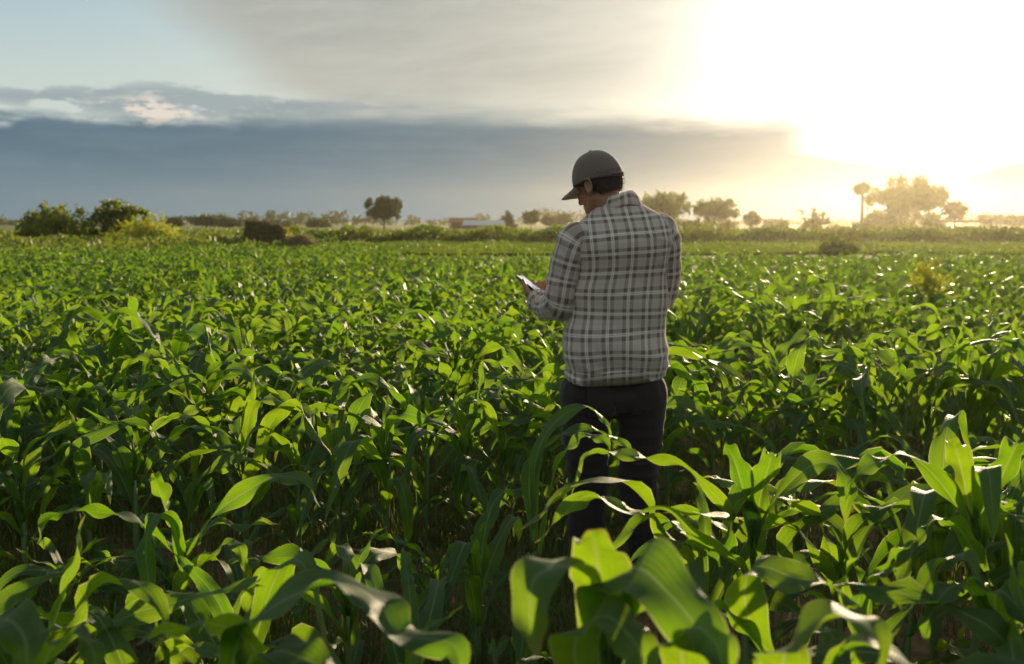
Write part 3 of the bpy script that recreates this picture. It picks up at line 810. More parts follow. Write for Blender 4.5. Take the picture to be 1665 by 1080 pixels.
strip('meadow_growth', 'tall rough grass and weeds on the left beyond the maize', 'weeds', -36, -11, 32, 72, .55, 24000, .12, M_BUSH, 8)
strip('meadow_growth', 'dim growth on the far plain under the horizon', 'weeds', -70, 100, 95, 130, .4, 16000, .26, M_BUSH, 6)
def treeline():
    r = np.random.default_rng(44); mbV, mbQ, mbT, off = [], [], [], 0
    blobs = []
    for i in range(240):
        x = -260 + i * 2.4 + r.normal() * 1.5; h = 2.9 + 1.7 * math.sin(x * .05) + 1.2 * math.sin(x * .021 + 2) + r.normal() * .9; h = max(h, 1.8)
        blobs.append(((x, 380 + r.normal() * 12, h * .5), (2.6, 2.6, h * .5), h))
    V, Q, T = leaf_cards(blobs, 14000, .7, r, lo=0)
    tag(obj('distant_treeline', np_mesh('distant_treeline', V, Q, None, T, False), M_TREE), 'dim continuous line of trees along the whole horizon', 'treeline', kind='stuff')
treeline()

# straw stack and loose straw
def straw():
    r = np.random.default_rng(12); Y = 52; c = at(436, 375, Y); H = at(410, 360, Y).z
    root = empty('straw_stack', (c.x, Y, 0), 'dark squared straw stack standing on the field edge at left', 'straw stack')
    nx, nz = 18, 14; Wd = 1.12
    # body: a rounded block, higher at its left end, sloping off at the right
    th = np.linspace(0, 2 * PI, 44, endpoint=False); V = []
    for j in range(nz + 1):
        t = j / nz
        k_ = np.abs(np.cos(th)) ** .35 * np.sign(np.cos(th)); m_ = np.abs(np.sin(th)) ** .35 * np.sign(np.sin(th))
        xx = k_ * Wd * (1 - .05 * t); yy = m_ * .95 * (1 - .05 * t)
        top = H * (1 - .13 * np.clip((xx + Wd) / (2 * Wd), 0, 1)); xx = np.where(xx > 0, xx * (1 - .22 * t ** 2), xx)
        V.append(np.stack([xx, yy, top * t], -1))
    for q in (.75, .45, .12):
        b = V[nz].copy(); b[:, :2] *= q; b[:, 2] += .03 * (1 - q); V.append(b)
    V = np.vstack(V); V += np.stack([waves(V, 5, 3), waves(V, 5, 4), waves(V, 4, 5) * .6], -1) * .055 + np.stack([waves(V, 16, 13), waves(V, 16, 14), waves(V, 14, 15)], -1) * .018; V[:44, 2] = -.05
    obj('stack_body', np_mesh('stack_body', V, grid_quads(nz + 3, 44, True)), M_STRAWBODY, root)
    n = 5200; i = r.integers(0, len(V), n); P = V[i] + r.normal(size=(n, 3)) * (.05, .05, .04)
    d = unit(np.column_stack([r.normal(size=n), r.normal(size=n), -.4 + r.normal(size=n) * .5])); L = r.uniform(.08, .32, (n, 1)); s = unit(np.cross(d, r.normal(size=(n, 3)))) * .012
    Vs = np.stack([P - s, P + s, P + d * L + s * .5, P + d * L - s * .5], 1).reshape(-1, 3)
    o = obj('loose_straw', np_mesh('loose_straw', Vs, np.arange(4 * n).reshape(-1, 4), None, np.repeat(r.random(n) * .5, 4), False), M_STRAW, root); o['kind'] = 'stuff'
    blobs = [((Wd * .92, -.35, H * .62), (.14, .22, .3), 1), ((Wd * 1.12, -.3, H * .38), (.14, .2, .25), 1), ((Wd * 1.35, -.2, H * .18), (.2, .2, .2), 1)]
    V, Q, T = leaf_cards(blobs, 500, .05, r)
    obj('creeper', np_mesh('creeper', V, Q, None, T, False), M_YELLOW, root)
    def heap(px0, px1, Yh, h, label, seed):
        rr = np.random.default_rng(seed); a, b = gx(px0, Yh), gx(px1, Yh); cx = (a + b) / 2; R = (b - a) / 2
        ro = empty('straw_heap', (cx, Yh, 0), label, 'straw heap')
        g = np.linspace(0, 1, 9)[:, None]; ph = np.linspace(0, 2 * PI, 28, endpoint=False)[None]
        V = np.stack([g * np.cos(ph) * R, g * np.sin(ph) * 1.1, h * (1 - g ** 1.6) + 0 * ph], -1).reshape(-1, 3)
        V[:, 2] += waves(V, 3, seed) * .09 * (1 - np.repeat(g[:, 0], 28)); V[-28:, 2] = -.05
        obj('heap_body', np_mesh('heap_body', V, grid_quads(8, 28, True)), M_STRAWBODY, ro)
        n = 3000; i = rr.integers(0, len(V), n); P = V[i] + rr.normal(size=(n, 3)) * (.12, .1, .05)
        d = unit(rr.normal(size=(n, 3)) * (1, 1, .6)); L = rr.uniform(.08, .25, (n, 1)); s = unit(np.cross(d, rr.normal(size=(n, 3)))) * .012
        Vs = np.stack([P - s, P + s, P + d * L + s * .5, P + d * L - s * .5], 1).reshape(-1, 3)
        o = obj('loose_straw', np_mesh('loose_straw', Vs, np.arange(4 * n).reshape(-1, 4), None, np.repeat(.4 + .6 * rr.random(n), 4), False), M_STRAW, ro); o['kind'] = 'stuff'
    heap(452, 520, 50.2, .66, 'heap of tan loose straw at the foot of the straw stack', 3)
    heap(338, 378, 52, .62, 'small tan straw heap left of the straw stack', 4)
straw()

# huts
M_ROOFPALE = simple_mat('sheet_roof', (.42, .42, .44, 1), (.55, .54, .52, 1), 3, .5, .2, .01, .5)
M_ROOFRED = simple_mat('rusty_roof', (.25, .10, .07, 1), (.33, .15, .10, 1), 3, .7, .3, .01, .3)
M_WALL = simple_mat('hut_wall', (.16, .11, .07, 1), (.24, .17, .11, 1), 3, .9, .4, .02)
def hut(px0, px1, Y, eave_py, ridge_py, label, roofmat, open_=False, seed=0):
    a, b = gx(px0, Y), gx(px1, Y); cx = (a + b) / 2; hw = (b - a) / 2; D_ = hw * .6
    ze = at(CX, eave_py, Y).z; zr = at(CX, ridge_py, Y).z
    ro = empty('field_shelter' if open_ else 'farm_hut', (cx, Y, 0), label, 'shelter' if open_ else 'hut')
    rm = MB()
    if open_:
        rm.box((0, 0, ze + (zr - ze) / 2), (hw, D_, (zr - ze) / 2))
    else:
        for s in (-1, 1):
            v = np.array([[-hw, s * D_, ze], [hw, s * D_, ze], [hw * .93, 0, zr], [-hw * .93, 0, zr]]); v2 = v + (0, 0, .08)
            rm.add(np.vstack([v, v2]), np.array([[0, 1, 2, 3], [4, 5, 6, 7], [0, 1, 5, 4], [1, 2, 6, 5], [2, 3, 7, 6], [3, 0, 4, 7]]))
    obj('roof', rm.mesh('roof', False), roofmat, ro)
    if not open_:
        wm = MB(); wm.box((0, D_ * .78, ze / 2), (hw * .82, .06, ze / 2 - .02)).box((0, -D_ * .78, ze / 2), (hw * .82, .06, ze / 2 - .02))
        for s in (-1, 1): wm.box((s * hw * .80, 0, ze / 2), (.06, D_ * .76, ze / 2 - .02))
        obj('wall', wm.mesh('wall', False), M_WALL, ro)
        dm = MB().box((hw * .2, -D_ * .78 - .07, ze * .36), (ze * .16, .02, ze * .36)); obj('door', dm.mesh('door', False), M_BARK, ro)
    for sx in (-.92, -.3, .3, .92):
        for sy in (-.9, .9):
            pm = MB(); V, Q = tube([(sx * hw, sy * D_, -.03), (sx * hw, sy * D_, ze - .004)], [.07, .06], 7); pm.add(V, Q)
            obj('post', pm.mesh('post'), M_BARK, ro)
hut(752, 822, 175, 367, 359, 'low hut with a pale sheet roof on the horizon left of the man', M_ROOFPALE)
hut(730, 776, 200, 362, 355, 'low hut with a reddish roof partly behind the pale-roofed hut', M_ROOFRED)
hut(1535, 1603, 160, 362, 358, 'open flat-roofed field shelter on thin posts at right', M_WALL, True)

# ------------------------------------------------------------------ the man
def plaid_material():
    m, n = new_mat('plaid_cotton')
    uvn = n.node('ShaderNodeUVMap'); u, v, _ = n.sep(E(n, uvn.outputs[0]))
    per = .0765
    fu = (u / per + .5 + 100.0).frac(); fv = (v / per + .15 + 100.0).frac()
    def bandm(f, a, b, s=.012): return n.smooth(f, a - s, a + s) * (1.0 - n.smooth(f, b - s, b + s))
    def white(f): return bandm(f, .472, .502, .007) + bandm(f, .545, .575, .007)
    def dark(f): return (bandm(f, .24, .425) + bandm(f, .62, .79)).min(1.0)
    base = n.mixc(n.noise(n.xyz(u, v, 0), 14, 3), (.60, .485, .42, 1), (.68, .56, .49, 1))
    c = n.mixc((dark(fu) * .5 + dark(fv) * .5) * .84, base, (.14, .088, .056, 1))
    thin = (bandm(fu, .02, .05, .006) + bandm(fv, .02, .05, .006)).min(1.0)
    c = n.mixc(thin * .12, c, (.06, .05, .05, 1))
    wh = white(fu) * .75 + white(fv) * .75
    c = n.mixc(wh.min(.95), c, (.95, .88, .78, 1))
    weave = n.math('SINE', u * 5200.0) * n.math('SINE', v * 5200.0)
    wr = n.noise(n.xyz(u * 1.0, v * 2.2, 0), 16, 4, .6)
    b = n.bsdf(Base_Color=c, Roughness=.85, Specular_IOR_Level=.2, Sheen_Weight=1.0, Sheen_Roughness=.3, Sheen_Tint=(1, .93, .82, 1), Normal=n.bump(wr + weave * .05, .35, .012))
    n.out(n.mixs(.15, b, n.translucent(c)))
    return m
def cloth(name, c1, c2, scale=60, rough=.85, sheen=.2, bump=.25):
    m, n = new_mat(name)
    t = n.node('ShaderNodeTexCoord'); P = E(n, t.outputs['Object']); x, y, z = n.sep(P)
    a = n.noise(P, scale, 4); w_ = n.noise(n.xyz(x, y, z * 1.6), 9, 4, .55)
    n.out(n.bsdf(Base_Color=n.mixc(a, c1, c2), Roughness=rough, Specular_IOR_Level=.2, Sheen_Weight=sheen, Normal=n.bump(w_ + a * .25, bump, .012)))
    return m
def skin_material():
    m, n = new_mat('skin')
    t = n.node('ShaderNodeTexCoord'); P = E(n, t.outputs['Object'])
    a = n.noise(P, 14, 4); b = n.noise(P, 260, 2)
    c = n.mixc(a, (.26, .125, .068, 1), (.36, .18, .10, 1))
    n.out(n.bsdf(Base_Color=c, Roughness=.5, Specular_IOR_Level=.4, Subsurface_Weight=.12, Subsurface_Radius=(.01, .004, .002), Normal=n.bump(b, .15, .001)))
    return m
M_SKIN = skin_material(); M_PLAID = plaid_material()
M_TROUSER = cloth('dark_cotton', (.021, .015, .014, 1), (.036, .027, .025, 1), 240, .9, .15, .5)
M_CAP = cloth('cap_cloth', (.125, .088, .072, 1), (.175, .128, .106, 1), 300, .9, .3, .12)
M_HAIR = simple_mat('black_hair', (.022, .015, .010, 1), (.045, .031, .02, 1), 90, .6, .8, .004, .4, (1, 1, .15))
M_SHOE = simple_mat('shoe_leather', (.02, .016, .014, 1), (.045, .035, .028, 1), 20, .6, .3, .004)
M_SOLE = simple_mat('shoe_sole', (.03, .03, .03, 1), (.06, .055, .05, 1), 30, .8, .3, .004)
M_EYE = simple_mat('eye_white', (.6, .58, .54, 1), (.7, .67, .62, 1), 5, .2, 0)
M_PUPIL = simple_mat('eye_iris', (.02, .012, .008, 1), (.035, .02, .012, 1), 50, .2, 0)

MY = 3.9
man_loc = Vector((MAN.x, MY, 0)); HEAD_YAW, HEAD_PITCH = rad(45), rad(18)
man = empty('person', man_loc, 'man in plaid shirt and dark cap, seen from behind, looking down at his phone', 'person')
O = np.array(man_loc)
def L_(px, py, yo=0.): return np.array(at(px, py, MY + yo)) - O       # local point from a place in the picture and a depth
RT = np.array(Matrix.Rotation(rad(13), 3, 'Z'))                       # trunk turned a little to his left
RH = np.array(Matrix.Rotation(HEAD_YAW, 3, 'Z') @ Matrix.Rotation(-HEAD_PITCH, 3, 'X') @ Matrix.Rotation(rad(-4), 3, 'Y'))
HC = L_(973, 297, .045)
def hd(p): return RH @ np.asarray(p, float) + HC

# joints
SL, EL_, WL = L_(934, 393, -.045), L_(911, 500, -.02), L_(874, 489, .215)
SR, ER, WR = L_(1076, 382, .055), L_(1073, 492, .125), L_(938, 492, .315)
PHC = L_(864, 465, .275)
pl = unit(np.array([-.68, .50, .50])); ps0 = np.array([.50, .82, -.13]); ps = unit(ps0 - pl * np.dot(ps0, pl)); pn = np.cross(ps, pl)
if pn[2] < 0: pn = -pn
def ph(l, s, n_): return PHC + pl * l + ps * s + pn * n_

def build_body():
    b = MB()
    # trunk, hips and legs under the clothes
    hips = L_(998, 600, 0)
    for z, w_, d_ in ((.86, .150, .095), (.98, .14, .09), (1.10, .145, .092), (1.22, .155, .095), (1.33, .16, .085)):
        b.ball((0 + .0, 0, z), (w_, d_, .10), RT, 12, 20)
    b.chain([L_(1035, 640, .0), L_(1036, 780, .02), L_(1050, 928, .0)], [.078, .05, .036])
    b.chain([L_(955, 640, -.02), L_(956, 785, .05), L_(949, 925, .04)], [.078, .05, .036])
    b.ball(L_(1050, 940, .05), (.042, .10, .035)); b.ball(L_(948, 938, .09), (.042, .10, .035))
    b.chain([(0.0, .0, 1.30), (.0, .01, 1.42), hd((0, -.012, -.075)), hd((0, 0, -.02))], [.09, .064, .060, .062])
    b.chain([(0, 0, 1.36), SL], [.06, .052]); b.chain([(0, .02, 1.37), SR], [.06, .052])
    b.chain([SL, EL_, WL], [.048, .038, .026]); b.chain([SR, ER, WR], [.048, .038, .026])
    # head
    def skull(v):
        v = v.copy(); t = np.clip(-v[:, 2] / .1, 0, 1); v[:, 0] *= 1 - .22 * t; return v
    b.ball(hd((0, -.005, .010)), (.0765, .094, .098), RH, 20, 28, skull)
    b.ball(hd((0, .030, -.062)), (.059, .058, .060), RH, 16, 22)
    b.chain([hd((0, .062, -.106)), hd((0, .055, -.09))], [.024, .04])
    for s in (-1, 1):
        b.chain([hd((s * .055, .0, -.06)), hd((s * .042, .045, -.098)), hd((s * .01, .068, -.112))], [.02, .02, .018])
        b.ball(hd((s * .042, .060, -.035)), (.026, .022, .02), RH)
        b.chain([hd((s * .012, .090, .006)), hd((s * .045, .078, .006))], [.010, .008])          # brow
        b.ball(hd((s * .010, .098, -.048)), (.010, .011, .008), RH)                               # nostril wing
        # ear: plate, rim, lobe
        e0 = np.array([s * .080, -.010, -.016])
        b.ball(hd(e0), (.006, .018, .030), RH @ np.array(Matrix.Rotation(s * rad(-18), 3, 'Z')))
        a = np.linspace(-2.2, 1.9, 12)
        b.chain([hd(e0 + (s * .008, -.006 + -.017 * math.cos(q), .004 + .028 * math.sin(q))) for q in a], [.0048] * 12, 8)
        b.ball(hd(e0 + (s * .003, .004, -.030)), (.006, .008, .009), RH)
    b.chain([hd((0, .088, -.002)), hd((0, .104, -.030)), hd((0, .112, -.046))], [.009, .010, .012])
    b.ball(hd((0, .087, -.073)), (.024, .011, .0065), RH); b.ball(hd((0, .084, -.084)), (.021, .011, .007), RH)
    # left hand holds the phone from below
    b.chain([WL, ph(-.066, -.012, -.036)], [.026, .027])
    for q in ((-.052, -.014), (-.034, .002), (-.03, -.026), (-.016, -.006)): b.ball(ph(q[0], q[1], -.026), (.024, .024, .018), n=8, m=12)
    b.chain([ph(-.060, -.036, -.030), ph(-.030, -.047, -.018), ph(0, -.047, -.006), ph(.024, -.043, .006)], [.0145, .0125, .0105, .0092])
    for l0, l1, l2, k_ in ((.004, .022, .026, 1), (-.008, .004, .006, 1.04), (-.022, -.014, -.014, 1), (-.036, -.033, -.034, .85)):
        b.chain([ph(l0, -.005, -.026), ph(l1, .024, -.023), ph(l2, .047 * k_, -.008), ph(l2 - .004, .043 * k_, .009)], [.0115, .0102, .0094, .0082])
    # right hand: the index finger touches the screen, the others are curled
    rp = ph(-.045, .090, .055)
    b.chain([WR, rp], [.026, .026])
    dv = unit(ph(-.005, .012, .008) - rp); sv = unit(np.cross(dv, [0, 0, 1.])); nv = np.cross(sv, dv)
    for q in (.01, .03): 
        for s in (-.014, .014): b.ball(rp + dv * q + sv * s, (.024, .024, .02), n=8, m=12)
    k0 = rp + dv * .042
    b.chain([k0 - sv * .022, k0 - sv * .018 + dv * .022 + nv * .008, ph(-.004, .014, .013)], [.0105, .0098, .0080])
    for i, s in enumerate((-.004, .012, .027)):
        L = (.03, .028, .022)[i]
        b.chain([k0 + sv * s, k0 + sv * s + dv * L, k0 + sv * s + dv * (L - .006) - nv * .024, k0 + sv * s + dv * (L - .03) - nv * .026], [.0105, .0098, .0092, .0082])
    b.chain([rp - sv * .026, rp - sv * .044 + dv * .022 - nv * .012, rp - sv * .036 + dv * .048 - nv * .018], [.013, .0115, .0095])
    return remeshed(b.mesh('body'), .0046, 3)
obj('body', build_body(), M_SKIN, man)
for s in (-1, 1):
    eb = MB().ball((0, 0, 0), (.0125,) * 3, n=10, m=14)
    e = obj('eye', eb.mesh('eye'), M_EYE, man, Vector(hd((s * .031, .074, -.012)))); e.rotation_euler = Matrix(RH.tolist()).to_euler()
    obj('iris', MB().ball((0, .0095, -.003), (.0055, .0042, .0055), n=6, m=10).mesh('iris'), M_PUPIL, e)

# --- shirt
def super_ring(hw, hd_, n, p=2.4):
    a = np.linspace(0, 2 * PI, n, endpoint=False) + PI / 2        # starts at the front
    c, s = np.cos(a), np.sin(a)
    return np.stack([hw * np.sign(c) * np.abs(c) ** (2 / p), hd_ * np.sign(s) * np.abs(s) ** (2 / p)], -1)
def build_shirt():
    n, lv = 120, 96
    zs = [.815, .85, .91, 1.00, 1.10, 1.20, 1.28, 1.34, 1.385, 1.42, 1.452, 1.478, 1.495]
    hw = [.206, .206, .203, .197, .191, .190, .194, .199, .198, .178, .134, .094, .076]
    hd_ = [.148, .146, .140, .130, .120, .120, .122, .122, .112, .100, .086, .076, .070]
    cx = [-.014, -.013, -.010, -.006, -.002, .002, .005, .006, .006, .006, .006, .004, .002]
    cy_ = [0, 0, .002, .004, .0, -.006, -.012, -.012, -.006, .004, .014, .022, .026]
    t = np.linspace(0, 1, lv); tz = np.interp(t, np.linspace(0, 1, len(zs)), zs)
    # smooth parameter curves
    f = lambda a: catmull(np.column_stack([zs, a]), lv)
    Z = f(hw)[:, 0]; HW, HD, CX_, CY_ = f(hw)[:, 1], f(hd_)[:, 1], f(cx)[:, 1], f(cy_)[:, 1]
    V = np.zeros((lv, n, 3)); U = np.zeros((lv, n))
    for i in range(lv):
        p = 2.0 + .5 * np.clip((1.40 - Z[i]) / .1, 0, 1)
        r = super_ring(HW[i], HD[i], n, p)
        V[i, :, :2] = r + (CX_[i], CY_[i]); V[i, :, 2] = Z[i]
        d = np.linalg.norm(np.roll(r, -1, 0) - r, axis=1); s = np.concatenate([[0], np.cumsum(d)]); U[i] = s[:-1] - s[n // 2]
    v = np.cumsum(np.concatenate([[0], np.linalg.norm(np.diff(V[:, n // 2], axis=0), axis=-1)]))
    VV = np.repeat(v[:, None], n, 1)
    # shoulders: right one carried higher
    sl = np.clip((Z - 1.1) / .25, 0, 1)[:, None]
    V[..., 2] += V[..., 0] * .085 * sl
    # hem: shirt-tail dips at the back
    back = np.clip(-V[..., 1] / .12, 0, 1); hem = np.clip(1 - (Z - .815) / .12, 0, 1)[:, None]
    V[..., 2] += hem * (-.016 * back + .010 * np.sin(V[..., 0] * 5))
    # folds
    nr = unit(np.stack([V[..., 0] / .2 ** 2, V[..., 1] / .12 ** 2, 0 * V[..., 2]], -1))
    x, z = V[..., 0], V[..., 2]; side = np.abs(x) / .2
    low = np.clip((1.05 - z) / .2, 0, 1); mid = np.exp(-((z - 1.15) / .16) ** 2)
    P2 = np.stack([x + .6 * V[..., 1], z], -1).reshape(-1, 2)
    rid = lambda q: (1 - np.abs(np.sin(q))) ** 1.6
    w1 = waves(P2, 14, 51, 8, (.5, 1.6)).reshape(lv, n); w2 = waves(P2, 26, 52, 9, (.7, 1.4)).reshape(lv, n); w3 = waves(P2, 55, 57, 9, (1, 1)).reshape(lv, n)
    fold = .0085 * w1 * (.3 + low + .5 * mid) + .0055 * w2 * (.4 + low) + .0014 * w3
    fold += .007 * rid(z * 42 - np.abs(x) * 26 + w1 * .8) * low * np.clip(side - .35, 0, 1) * 1.6
    fold += .005 * rid(z * 22 + x * 34 + w1 * .6) * mid * np.clip(side, 0, 1)
    fold -= .006 * np.exp(-(x / .035) ** 2) * np.exp(-((z - 1.22) / .14) ** 2)                          # hollow of the spine
    fold += .007 * (np.exp(-((x + .085) / .06) ** 2) + np.exp(-((x - .085) / .06) ** 2)) * np.exp(-((z - 1.30) / .09) ** 2) * back
    fold += .004 * np.exp(-((z - 1.352 - .02 * np.cos(x * 12)) / .006) ** 2) * (back > .2)              # yoke seam
    V += nr * fold[..., None]
    W_ = V.reshape(-1, 3) @ RT.T
    Q = grid_quads(lv - 1, n, True)
    # inner turn at the hem so the cloth reads as cloth
    uv = np.stack([(U + .0035 * w1 + .002 * w2).reshape(-1), (VV + .006 * w1 * (.5 + low) + .004 * w2 * (.3 + low) + .012 * side ** 2 * low).reshape(-1)], -1)
    inner = W_[:n] * (.985, .985, 1) + (0, 0, .05)
    W2 = np.vstack([W_, inner]); uv = np.vstack([uv, uv[:n] + (0, .05)]); e = lv * n; j = np.arange(n)
    Q2 = np.stack([e + j, e + (j + 1) % n, (j + 1) % n, j], -1)
    return np_mesh('shirt', W2, [Q, Q2], uv)
shirt = obj('shirt', build_shirt(), M_PLAID, man)

def sleeve(path, radii, seed, twist=0., cuff=True):
    n, m = 44, 130
    P = catmull(path, m); t = np.linspace(0, 1, m)
    R = np.interp(t, np.linspace(0, 1, len(radii)), radii)
    R = np.convolve(np.pad(R, 6, 'edge'), np.ones(13) / 13, 'valid')
    T = unit(np.gradient(P, axis=0)); X = unit(np.cross(T[0], [0, 1., 0])); V = np.zeros((m, n, 3)); uv = np.zeros((m, n, 2))
    ln = np.concatenate([[0], np.cumsum(np.linalg.norm(np.diff(P, axis=0), axis=1))])
    a = np.linspace(0, 2 * PI, n, endpoint=False)
    curv = np.linalg.norm(np.gradient(T, axis=0), axis=1); cv = np.convolve(curv, np.ones(15) / 15, 'same'); cv = cv / cv.max()
    bend = unit(np.gradient(T, axis=0) + 1e-9)
    for i in range(m):
        X = unit(X - T[i] * np.dot(X, T[i])); Y = np.cross(T[i], X)
        dirv = np.cos(a)[:, None] * X + np.sin(a)[:, None] * Y
        ins = np.clip((dirv @ bend[i]) * .5 + .5, 0, 1)
        f = .0035 * np.sin(ln[i] * 60 + 2.2 * np.sin(a + seed) + seed) * (.35 + 1.5 * cv[i] * ins) + .0025 * np.sin(ln[i] * 118 + 3 * np.sin(a * 2 + seed * 2)) * (.3 + cv[i] + (1.6 if t[i] > .8 else 0))
        f += .003 * np.sin(a * 3 + ln[i] * 14 + seed)
        V[i] = P[i] + dirv * (R[i] + f)[:, None]
        uv[i, :, 0] = (a - PI) * .062 + twist; uv[i, :, 1] = ln[i] * -1
    V = V.reshape(-1, 3); Q = [grid_quads(m - 1, n, True)]
    end = V[-n:]; c = end.mean(0); inn = c + (end - c) * .86 - T[-1] * .03
    V = np.vstack([V, inn]); e = m * n; j = np.arange(n); Q.append(np.stack([e - n + j, e - n + (j + 1) % n, e + (j + 1) % n, e + j], -1))
    U = np.vstack([uv.reshape(-1, 2), uv[-1] + (0, -.03)])
    return np_mesh('sleeve', V, Q, U), P, T, R
trunkL = RT @ np.array([-.135, -.004, 1.350])
trunkR = RT @ np.array([.135, -.004, 1.388])
me, PL, TL, RL = sleeve([trunkL, SL + (.006, 0, -.005), (SL + EL_) / 2 + (-.005, 0, 0), EL_ + (.004, -.004, .028), EL_ + (-.012, .055, .004), (EL_ + WL) / 2 + (0, .03, -.012), WL - unit(WL - EL_) * .0],
                        [.066, .075, .068, .064, .062, .054, .046], 1.0, .018)
obj('sleeve', me, M_PLAID, shirt)
me, PR, TR_, RR = sleeve([trunkR, SR + (.0, 0, -.005), (SR + ER) / 2 + (.012, 0, 0), ER + (.004, -.006, .03), ER + (-.02, .05, .006), (ER + WR) / 2, WR],
                         [.066, .074, .066, .058, .054, .050, .044], 2.3, .03)
obj('sleeve', me, M_PLAID, shirt)
def cuff(P, T, R, seed):
    c = P[-1]; tt = T[-1]; X = unit(np.cross(tt, [0, 0, 1.])); Y = np.cross(tt, X); n = 40; a = np.linspace(0, 2 * PI, n, endpoint=False)
    rings = []; uvs = []
    for q, rr in ((-.055, .047), (-.05, .051), (-.02, .049), (.008, .047), (.012, .044), (.0, .040)):
        rings.append(c + tt * q + (np.cos(a)[:, None] * X + np.sin(a)[:, None] * Y) * (rr + .002 * np.sin(3 * a + seed))[:, None]); uvs.append(np.stack([(q + 0 * a) * 1.0 + .02, a * .045], -1))
    obj('cuff', np_mesh('cuff', np.vstack(rings), grid_quads(5, n, True), np.vstack(uvs)), M_PLAID, shirt)
cuff(PL, TL, RL, 1); cuff(PR, TR_, RR, 2)
def collar():
    n = 72; a = np.linspace(0, 2 * PI, n, endpoint=False); V, uvs = [], []
    #        z     hw    hd   (stand goes up inside, fold comes down outside)
    prof = [(1.470, .074, .072), (1.490, .071, .070), (1.510, .070, .069), (1.522, .072, .071), (1.523, .077, .076), (1.510, .083, .082), (1.492, .089, .088), (1.474, .095, .094), (1.470, .094, .093), (1.476, .086, .086)]
    for i, (z, w_, d_) in enumerate(prof):
        p = np.stack([w_ * np.cos(a) + .004, d_ * np.sin(a) + .030, z - .026 - .036 * np.sin(a) - .030 * np.clip(np.sin(a), 0, 1) + .055 * .85 * w_ * np.cos(a) / .08 * .3 + .0025 * np.sin(5 * a + i * .4) + .02 * (0)], -1)
        V.append(p @ RT.T); uvs.append(np.stack([(a - 1.5 * PI) * .085, np.full(n, z + (0 if i < 4 else .06 - 2 * (z - 1.47)))], -1))
    return np_mesh('collar', np.vstack(V), grid_quads(len(prof) - 1, n, True), np.vstack(uvs))
obj('collar', collar(), M_PLAID, shirt)

def rim_lint():  # fine fibres added over the shirt so its outline catches a bright sun rim
    r = np.random.default_rng(88); VV, QQ, n0 = [], [], 0
    for o in [shirt] + [c for c in shirt.children if c.name.split('.')[0] in ('sleeve', 'collar', 'cuff')]:
        me = o.data; n = len(me.vertices); co = np.empty(n * 3, np.float32); nr = co.copy()
        me.vertices.foreach_get('co', co); me.vertices.foreach_get('normal', nr); co = co.reshape(-1, 3); nr = nr.reshape(-1, 3)
        i = r.integers(0, n, int(n * 1.2)); m = len(i)
        P = co[i] + r.normal(size=(m, 3)) * .002; d = unit(nr[i] * .6 + r.normal(size=(m, 3)) * .55); L = r.uniform(.0025, .006, (m, 1)); s = unit(np.cross(d, r.normal(size=(m, 3)))) * .00022
        VV.append(np.stack([P - s, P + s, P + d * L], 1).reshape(-1, 3)); QQ.append(np.arange(3 * m).reshape(-1, 3) + n0); n0 += 3 * m
    m_, n_ = new_mat('rim_lint_cotton'); n_.out(n_.mixs(.6, n_.bsdf(Base_Color=(.45, .38, .33, 1), Roughness=.9), n_.translucent((.6, .5, .4, 1))))
    o = obj('rim_lint', np_mesh('rim_lint', np.vstack(VV), np.vstack(QQ), None, None, False), m_, shirt); o['kind'] = 'stuff'
rim_lint()
# --- trousers
def build_trousers():
    b = MB()
    for z, w_, d_ in ((.73, .190, .125), (.80, .192, .120), (.86, .186, .112), (.92, .17, .10)):
        b.ball((-.012, 0.0, z), (w_, d_, .075), RT, 14, 28)
    for s in (-1, 1): b.ball(RT @ np.array([-.012 + s * .082, -.035, .735]), (.085, .082, .09), None, 12, 18)
    b.chain([L_(1043, 640, .0), L_(1041, 700, .005), L_(1037, 785, .025), L_(1042, 860, .005), L_(1050, 938, .0)], [.104, .094, .077, .074, .062], 22)
    b.chain([L_(953, 640, -.02), L_(955, 700, .01), L_(956, 785, .055), L_(952, 860, .045), L_(949, 938, .04)], [.108, .099, .077, .074, .062], 22)
    me = remeshed(b.mesh('trousers'), .0075, 4)
    n = len(me.vertices); co = np.empty(n * 3, np.float32); me.vertices.foreach_get('co', co); co = co.reshape(-1, 3)
    nr = np.empty(n * 3, np.float32); me.vertices.foreach_get('normal', nr); nr = nr.reshape(-1, 3)
    z = co[:, 2]
    f = .004 * waves(co, 20, 61, 9, (.7, .7, 1.5)) + .0025 * waves(co, 48, 62, 9, (.6, .6, 1.6))
    knee = np.exp(-((z - .44) / .12) ** 2) + np.exp(-((z - .08) / .09) ** 2) + .6 * np.exp(-((z - .70) / .05) ** 2)
    f += .006 * (1 - np.abs(np.sin(z * 55 + waves(co, 9, 63, 6) * 1.2))) ** 2 * knee
    co = co + nr * f[:, None]
    me.vertices.foreach_set('co', co.reshape(-1)); me.update()
    return me
tro = obj('trousers', build_trousers(), M_TROUSER, man)
for s in (-1, 1):
    g = 9; xs, zs_ = np.meshgrid(np.linspace(-.062, .062, g), np.linspace(-.07, .06, g)); xs = xs * (1 - .12 * (zs_ < -.03))
    c = np.array([-.012 + s * .086, 0, .745])
    V = np.stack([c[0] + xs, -.121 + .55 * xs ** 2 * 4 + (zs_ + .01) ** 2 * 3.2 - .002, c[2] + zs_], -1).reshape(-1, 3)
    q = obj('pocket', np_mesh('pocket', V @ RT.T, grid_quads(g - 1, g - 1)), M_TROUSER, tro); m_ = q.modifiers.new('t', 'SOLIDIFY'); m_.thickness = .003

